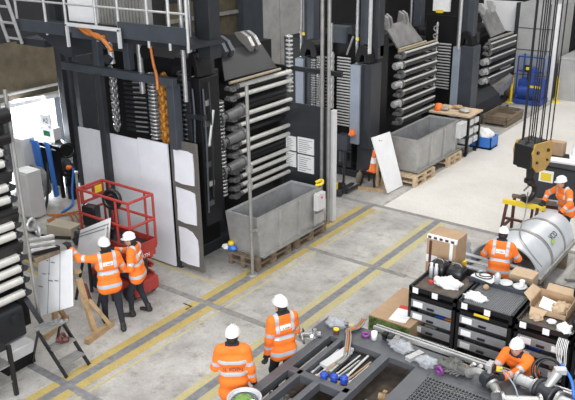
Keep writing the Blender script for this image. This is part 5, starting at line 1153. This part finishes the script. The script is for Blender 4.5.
def np_mesh(name, v, f, mids, ms, parent, rot, org):
    Rm = np.array(rot); w_ = v @ Rm.T+np.array(org)
    mb = MB(); mb.v = [tuple(x) for x in w_]; mb.f = [tuple(int(i) for i in q) for q in f]
    mb.m = [int(i) for i in mids]; mb.sm = [True]*len(mb.f)
    o = obj(name, mb, ms, parent)
    return o
def person(label, x, y, face, sc=1.0, lean=0.0, LH=(-.25, .05, .82), RH=(.25, .05, .82), LF=(-.12, 0), RF=(.12, 0), head=(0, 0), le=(-.4, -1, -.3), re=(.4, -1, -.3),
           bands=((1.20, 1.255), (.90, .95)), brace=True, long_hem=False, trousers='navy', patch=True, letters=False, squat=0.0, gloves=True, dark_cuff=False, h=.0135):
    ang = math.atan2(-face[0], face[1]); rot = RZ(ang); org = V((x, y, 0))
    s = sc; pz = .95*s-squat
    Lr = Matrix.Rotation(-lean, 3, 'X')
    def T(a, b, c): return V((0, 0, pz))+Lr @ V((a*s, b*s, c*s-.95*s))
    I3 = np.eye(3)
    LrN = np.array(Lr)
    tors = [('c', T(-.135, 0, 1.43), T(.135, 0, 1.43), .072*s, .072*s), ('c', T(-.092, .012, 1.27), T(.092, .012, 1.27), .115*s, .115*s), ('c', T(-.08, .0, 1.08), T(.08, 0, 1.08), .106*s, .106*s), ('c', T(-.075, -.005, .93), T(.075, -.005, .93), .122*s, .122*s)]
    arms = []; info = {}
    for nm, sg, H_, hint in (('L', -1, LH, le), ('R', 1, RH, re)):
        Sh = T(sg*.182, 0, 1.42); E_, W_ = ik(Sh, V(H_)*1.0, .30*s, .27*s, hint)
        arms += [('c', Sh, E_, .062*s, .047*s), ('c', E_, W_, .046*s, .034*s)]; info[nm] = (Sh, E_, W_)
    legs = []
    for sg, F_ in ((-1, LF), (1, RF)):
        hp_ = T(sg*.095, 0, .93); an = V((F_[0], F_[1], .09*s)); K_, A_ = ik(hp_, an, .435*s, .43*s, (sg*.12, 1, 0))
        legs += [('c', hp_, K_, .088*s, .06*s), ('c', K_, A_, .06*s, .042*s)]; info['leg%d' % sg] = (hp_, K_, A_)
    hr = Matrix.Rotation(-lean*.55-head[1], 3, 'X'); hr = (Matrix.Rotation(head[0], 3, 'Z') @ hr)
    nk = T(0, .0, 1.50); hc = nk+hr @ V((0, .03, .14))*s
    def Hd(a, b, c): return hc+hr @ (V((a, b, c))*s)
    HrN = np.array(hr)
    hd = [('e', hc, (.078*s, .098*s, .115*s), HrN), ('e', Hd(0, .035, -.06), (.058*s, .06*s, .06*s), HrN), ('c', Hd(0, .09, -.005), Hd(0, .112, -.035), .011*s, .016*s), ('e', Hd(-.078, -.005, -.015), (.012*s, .022*s, .032*s), HrN), ('e', Hd(.078, -.005, -.015), (.012*s, .022*s, .032*s), HrN), ('c', nk-V((0, 0, .05)), Hd(0, -.01, -.06), .056*s, .054*s)]
    v, f, c, lab = sdf_mesh(hd+tors+arms+legs, h, -.004, .03)
    nh = len(hd)
    mids = np.where(lab < nh, 0, 1)
    body = np_mesh('person', v, f, mids, ['skin', 'navy'], None, rot, org)
    body.location = (x, y, 0)
    me = body.data; co = np.empty(len(me.vertices)*3); me.vertices.foreach_get('co', co); co = co.reshape(-1, 3)-np.array([x, y, 0]); me.vertices.foreach_set('co', co.ravel()); me.update()
    tag(body, label, 'person')
    def loc(p): return org+rot @ V(p)
    # trousers
    hipz = T(0, 0, .93).z
    v, f, c, lab = sdf_mesh([tors[3]]+legs, h, .004, .04)
    np_mesh('trousers', v, f, np.zeros(len(f)), [trousers], body, rot, org)
    # jacket
    tj = list(tors)+[('c', T(-.05, -.01, 1.49), T(.05, -.01, 1.49), .058*s, .058*s)]
    if long_hem: tj.append(('c', T(-.08, -.01, .74), T(.08, -.01, .74), .13*s, .13*s))
    else: tj.append(('c', T(-.08, 0, .86), T(.08, 0, .86), .125*s, .125*s))
    nj = len(tj)
    v, f, c, lab = sdf_mesh(tj+arms, h, .017, .035)
    q = (c-np.array([0, 0, pz])) @ LrN/s; q[:, 2] += .95
    m = np.zeros(len(f)); tor = lab < nj
    for a, b in bands: m[tor & (q[:, 2] > a) & (q[:, 2] < b)] = 1
    if brace: m[tor & (np.abs(np.abs(q[:, 0])-.125) < .026) & (q[:, 2] > bands[0][1]+.06)] = 1
    for ai, nm in enumerate('LR'):
        for bi in (0, 1):
            sel = lab == nj+2*ai+bi; A = np.array(info[nm][bi]); B = np.array(info[nm][bi+1]); t = ((c-A) @ (B-A))/((B-A) @ (B-A))
            if bi == 0: m[sel & (t > .62) & (t < .80)] = 1
            else:
                m[sel & (t > .35) & (t < .53)] = 1
                m[sel & (t > .90)] = 2
    m[tor & (q[:, 2] > 1.525) & (np.abs(q[:, 0]) < .10)] = 2
    if dark_cuff: m[(lab >= nj) & (lab % 2 == nj % 2) & False] = 2
    if patch: m[tor & (np.abs(q[:, 0]) < .085) & (q[:, 2] > 1.295) & (q[:, 2] < 1.36) & (q[:, 1] < -.03)] = 3
    jk = np_mesh('jacket', v, f, m, ['hv', 'hvtape', 'navy', 'label'], body, rot, org)
    if patch or letters:
        tx = text_mb('SL RDEN', .075 if letters else .035, .002)
        z = 1.19 if letters else 1.328
        pr = Matrix(((1, 0, 0), (0, 0, -1), (0, 1, 0)))   # text upright facing -y
        rr = rot @ Lr @ pr
        obj('back_lettering', place(tx, rr, loc(T(0, -.150 if letters else -.135, z))), 'ink', jk)
    # hands in gloves
    for nm, sg in (('L', -1), ('R', 1)):
        Sh, E_, W_ = info[nm]; d = (W_-E_).normalized(); side = d.cross(V((0, 0, 1)))
        side = side.normalized() if side.length > .2 else V((0, 1, 0)); nrm = side.cross(d).normalized()
        if abs(d.z) > .8: side = V((0, 1, 0)); side = (side-d*side.dot(d)).normalized(); nrm = d.cross(side).normalized()*(-sg)
        pr = [('c', W_-d*.03, W_+d*.02, .032*s, .030*s), ('c', W_+d*.045+side*.022, W_+d*.085+side*.026, .019*s, .017*s), ('c', W_+d*.045-side*.022, W_+d*.08-side*.024, .019*s, .017*s)]
        for i, (o_, l_) in enumerate(((-.036, .062), (-.012, .078), (.012, .084), (.036, .072))):
            b0 = W_+d*.085+side*o_; b1 = b0+(d*.8-nrm*.35).normalized()*l_*.5; b2 = b1+(d*.45-nrm*.8).normalized()*l_*.5
            pr += [('c', b0, b1, .0105, .0098), ('c', b1, b2, .0098, .0085)]
        t0 = W_+d*.03+side*.03; t1 = t0+(d*.6+side*.75).normalized()*.045; pr += [('c', t0, t1, .014, .012), ('c', t1, t1+(d*.9+side*.1-nrm*.3).normalized()*.035, .012, .0095)]
        v, f, c, lab = sdf_mesh(pr, .0055, .002, .012)
        np_mesh('glove' if gloves else 'hand', v, f, np.zeros(len(f)), ['glove' if gloves else 'skin'], body, rot, org)
    # boots
    for sg in (-1, 1):
        A_ = info['leg%d' % sg][2]
        v, f, c, lab = sdf_mesh([('c', A_+V((0, 0, .05)), A_+V((0, -.01, -.03)), .05, .052), ('c', A_+V((0, -.03, -.045)), A_+V((sg*.02, .15, -.052)), .045, .038)], .012, 0, .03, cut=lambda G: .0-G[..., 2]+.003)
        np_mesh('boot', v, f, np.zeros(len(f)), ['boot'], body, rot, org)
    # hair, face, helmet
    v, f, c, lab = sdf_mesh([hd[0], ('e', Hd(0, -.03, -.045), (.066*s, .065*s, .06*s), HrN)], .009, .007, .03)
    qh = (c-np.array(hc)) @ HrN/s; keep = (qh[:, 1] < .03) & (qh[:, 2] > -.085) & ~((qh[:, 1] > -.03) & (qh[:, 2] < -.0)) | (qh[:, 2] > .055)
    np_mesh('hair', v, f[keep], np.zeros(keep.sum()), ['hair'], body, rot, org)
    e = MB()
    for sg in (-1, 1): e.lathe([(0, -.010), (.007, -.007), (.010, 0), (.007, .007), (0, .010)], loc(Hd(sg*.03, .088, .005)), 8)
    obj('eyes', e, 'eye', body)
    lp_ = MB().bar(loc(Hd(-.022, .092, -.07)), loc(Hd(.022, .092, -.07)), .012, .010); obj('mouth', lp_, 'lip', body)
    hm = MB(); n = 24; rings = []
    for th in [0, .25, .5, .75, 1.0, 1.25, 1.45, 1.57]:
        rings.append([(.112*math.sin(th)*math.cos(2*PI*i/n), .136*math.sin(th)*math.sin(2*PI*i/n), .118*math.cos(th)) for i in range(n)])
    rings.append([(.118*math.cos(2*PI*i/n), (.142+.045*max(0, math.sin(2*PI*i/n))**2)*math.sin(2*PI*i/n), -.010) for i in range(n)])
    rings.append([(.116*math.cos(2*PI*i/n), (.140+.045*max(0, math.sin(2*PI*i/n))**2)*math.sin(2*PI*i/n), -.018) for i in range(n)])
    rings.append([(.105*math.cos(2*PI*i/n), .128*math.sin(2*PI*i/n), -.014) for i in range(n)])
    hm.loft([[V(p) for p in r] for r in rings], 0, True, False)
    for xx in (-.03, 0, .03): hm.tube([V((xx, .134*math.sin(a), .012+.112*math.cos(a))) for a in [-1.2+2.2*i/10 for i in range(11)]], .007, 6)
    hm.v = [tuple(rot @ (hc+hr @ ((Matrix.Rotation(.12, 3, 'X') @ V(p))*s*.92+V((0, -.005, .042))*s))+org) for p in hm.v]
    obj('helmet', hm, 'helmet', body)
    return body
person('person in white helmet and orange jacket pointing at the easel with raised left arm', -9.6, 7.52, (-.88, .47), 1.0, .06,
       LH=(-.56, .34, 1.60), RH=(.22, .36, 1.12), LF=(-.10, .2), RF=(.13, -.18), head=(.25, 0), le=(-.6, -.2, -.6), bands=((1.13, 1.19), (.88, .94)))
person('person in white helmet seen from the side, reaching to the sheet by the red lift', -9.56, 8.15, (-.88, -.46), .95, .06,
       LH=(-.22, .26, 1.02), RH=(.16, .50, 1.25), LF=(-.10, .14), RF=(.14, -.10), head=(.15, .2), bands=((1.13, 1.19), (.88, .94)))
person('person in white helmet with dark trousers standing beyond the frame, arm hanging, back turned', -5.80, 7.62, (-.90, .44), 1.0, .0,
       LH=(-.27, .02, .80), RH=(.2, .30, 1.05), head=(.25, .05), bands=((1.13, 1.19), (.86, .93)))
person('person in long orange jacket with dark lettering on the back, nearest the camera', -5.87, 6.56, (-.62, .78), .99, .0,
       LH=(-.2, .28, 1.05), RH=(.29, .03, .80), head=(-.25, .05), bands=((1.255, 1.305), (1.07, 1.12)), brace=False, long_hem=True, trousers='hv', patch=False, letters=True)
person('person in white helmet and orange jacket leaning over the louvre frame beside the duct', -4.13, 11.98, (-.22, .97), .97, .22,
       LH=(-.25, .40, .98), RH=(.25, .40, .98), head=(0, .25), le=(-.7, -.4, -.5), re=(.7, -.4, -.5), bands=((1.13, 1.19), (.92, .97)))
person('person in white helmet and orange jacket bent over behind the far end of the duct', -4.06, 15.78, (-.55, -.84), .96, .30,
       LH=(-.30, .42, .98), RH=(.30, .40, 1.0), head=(-.3, .1), le=(-1, -.2, .2), re=(1, -.3, 0), bands=((1.17, 1.23), (.95, 1.0)), patch=False)
person('person in white helmet and orange jacket bent over the pipes in front of the cabinets', -2.74, 9.50, (-.12, -1), .96, .66,
       LH=(-.02, .78, .96), RH=(.17, .68, 1.0), head=(.1, -.35), le=(-.35, -.2, -1), re=(.35, -.2, -1), LF=(-.13, -.05), RF=(.13, -.02), bands=((1.17, 1.23), (.98, 1.03)), patch=False, brace=False, squat=.22)
# ================================================================== tidy: plain names with Blender's own suffixes only
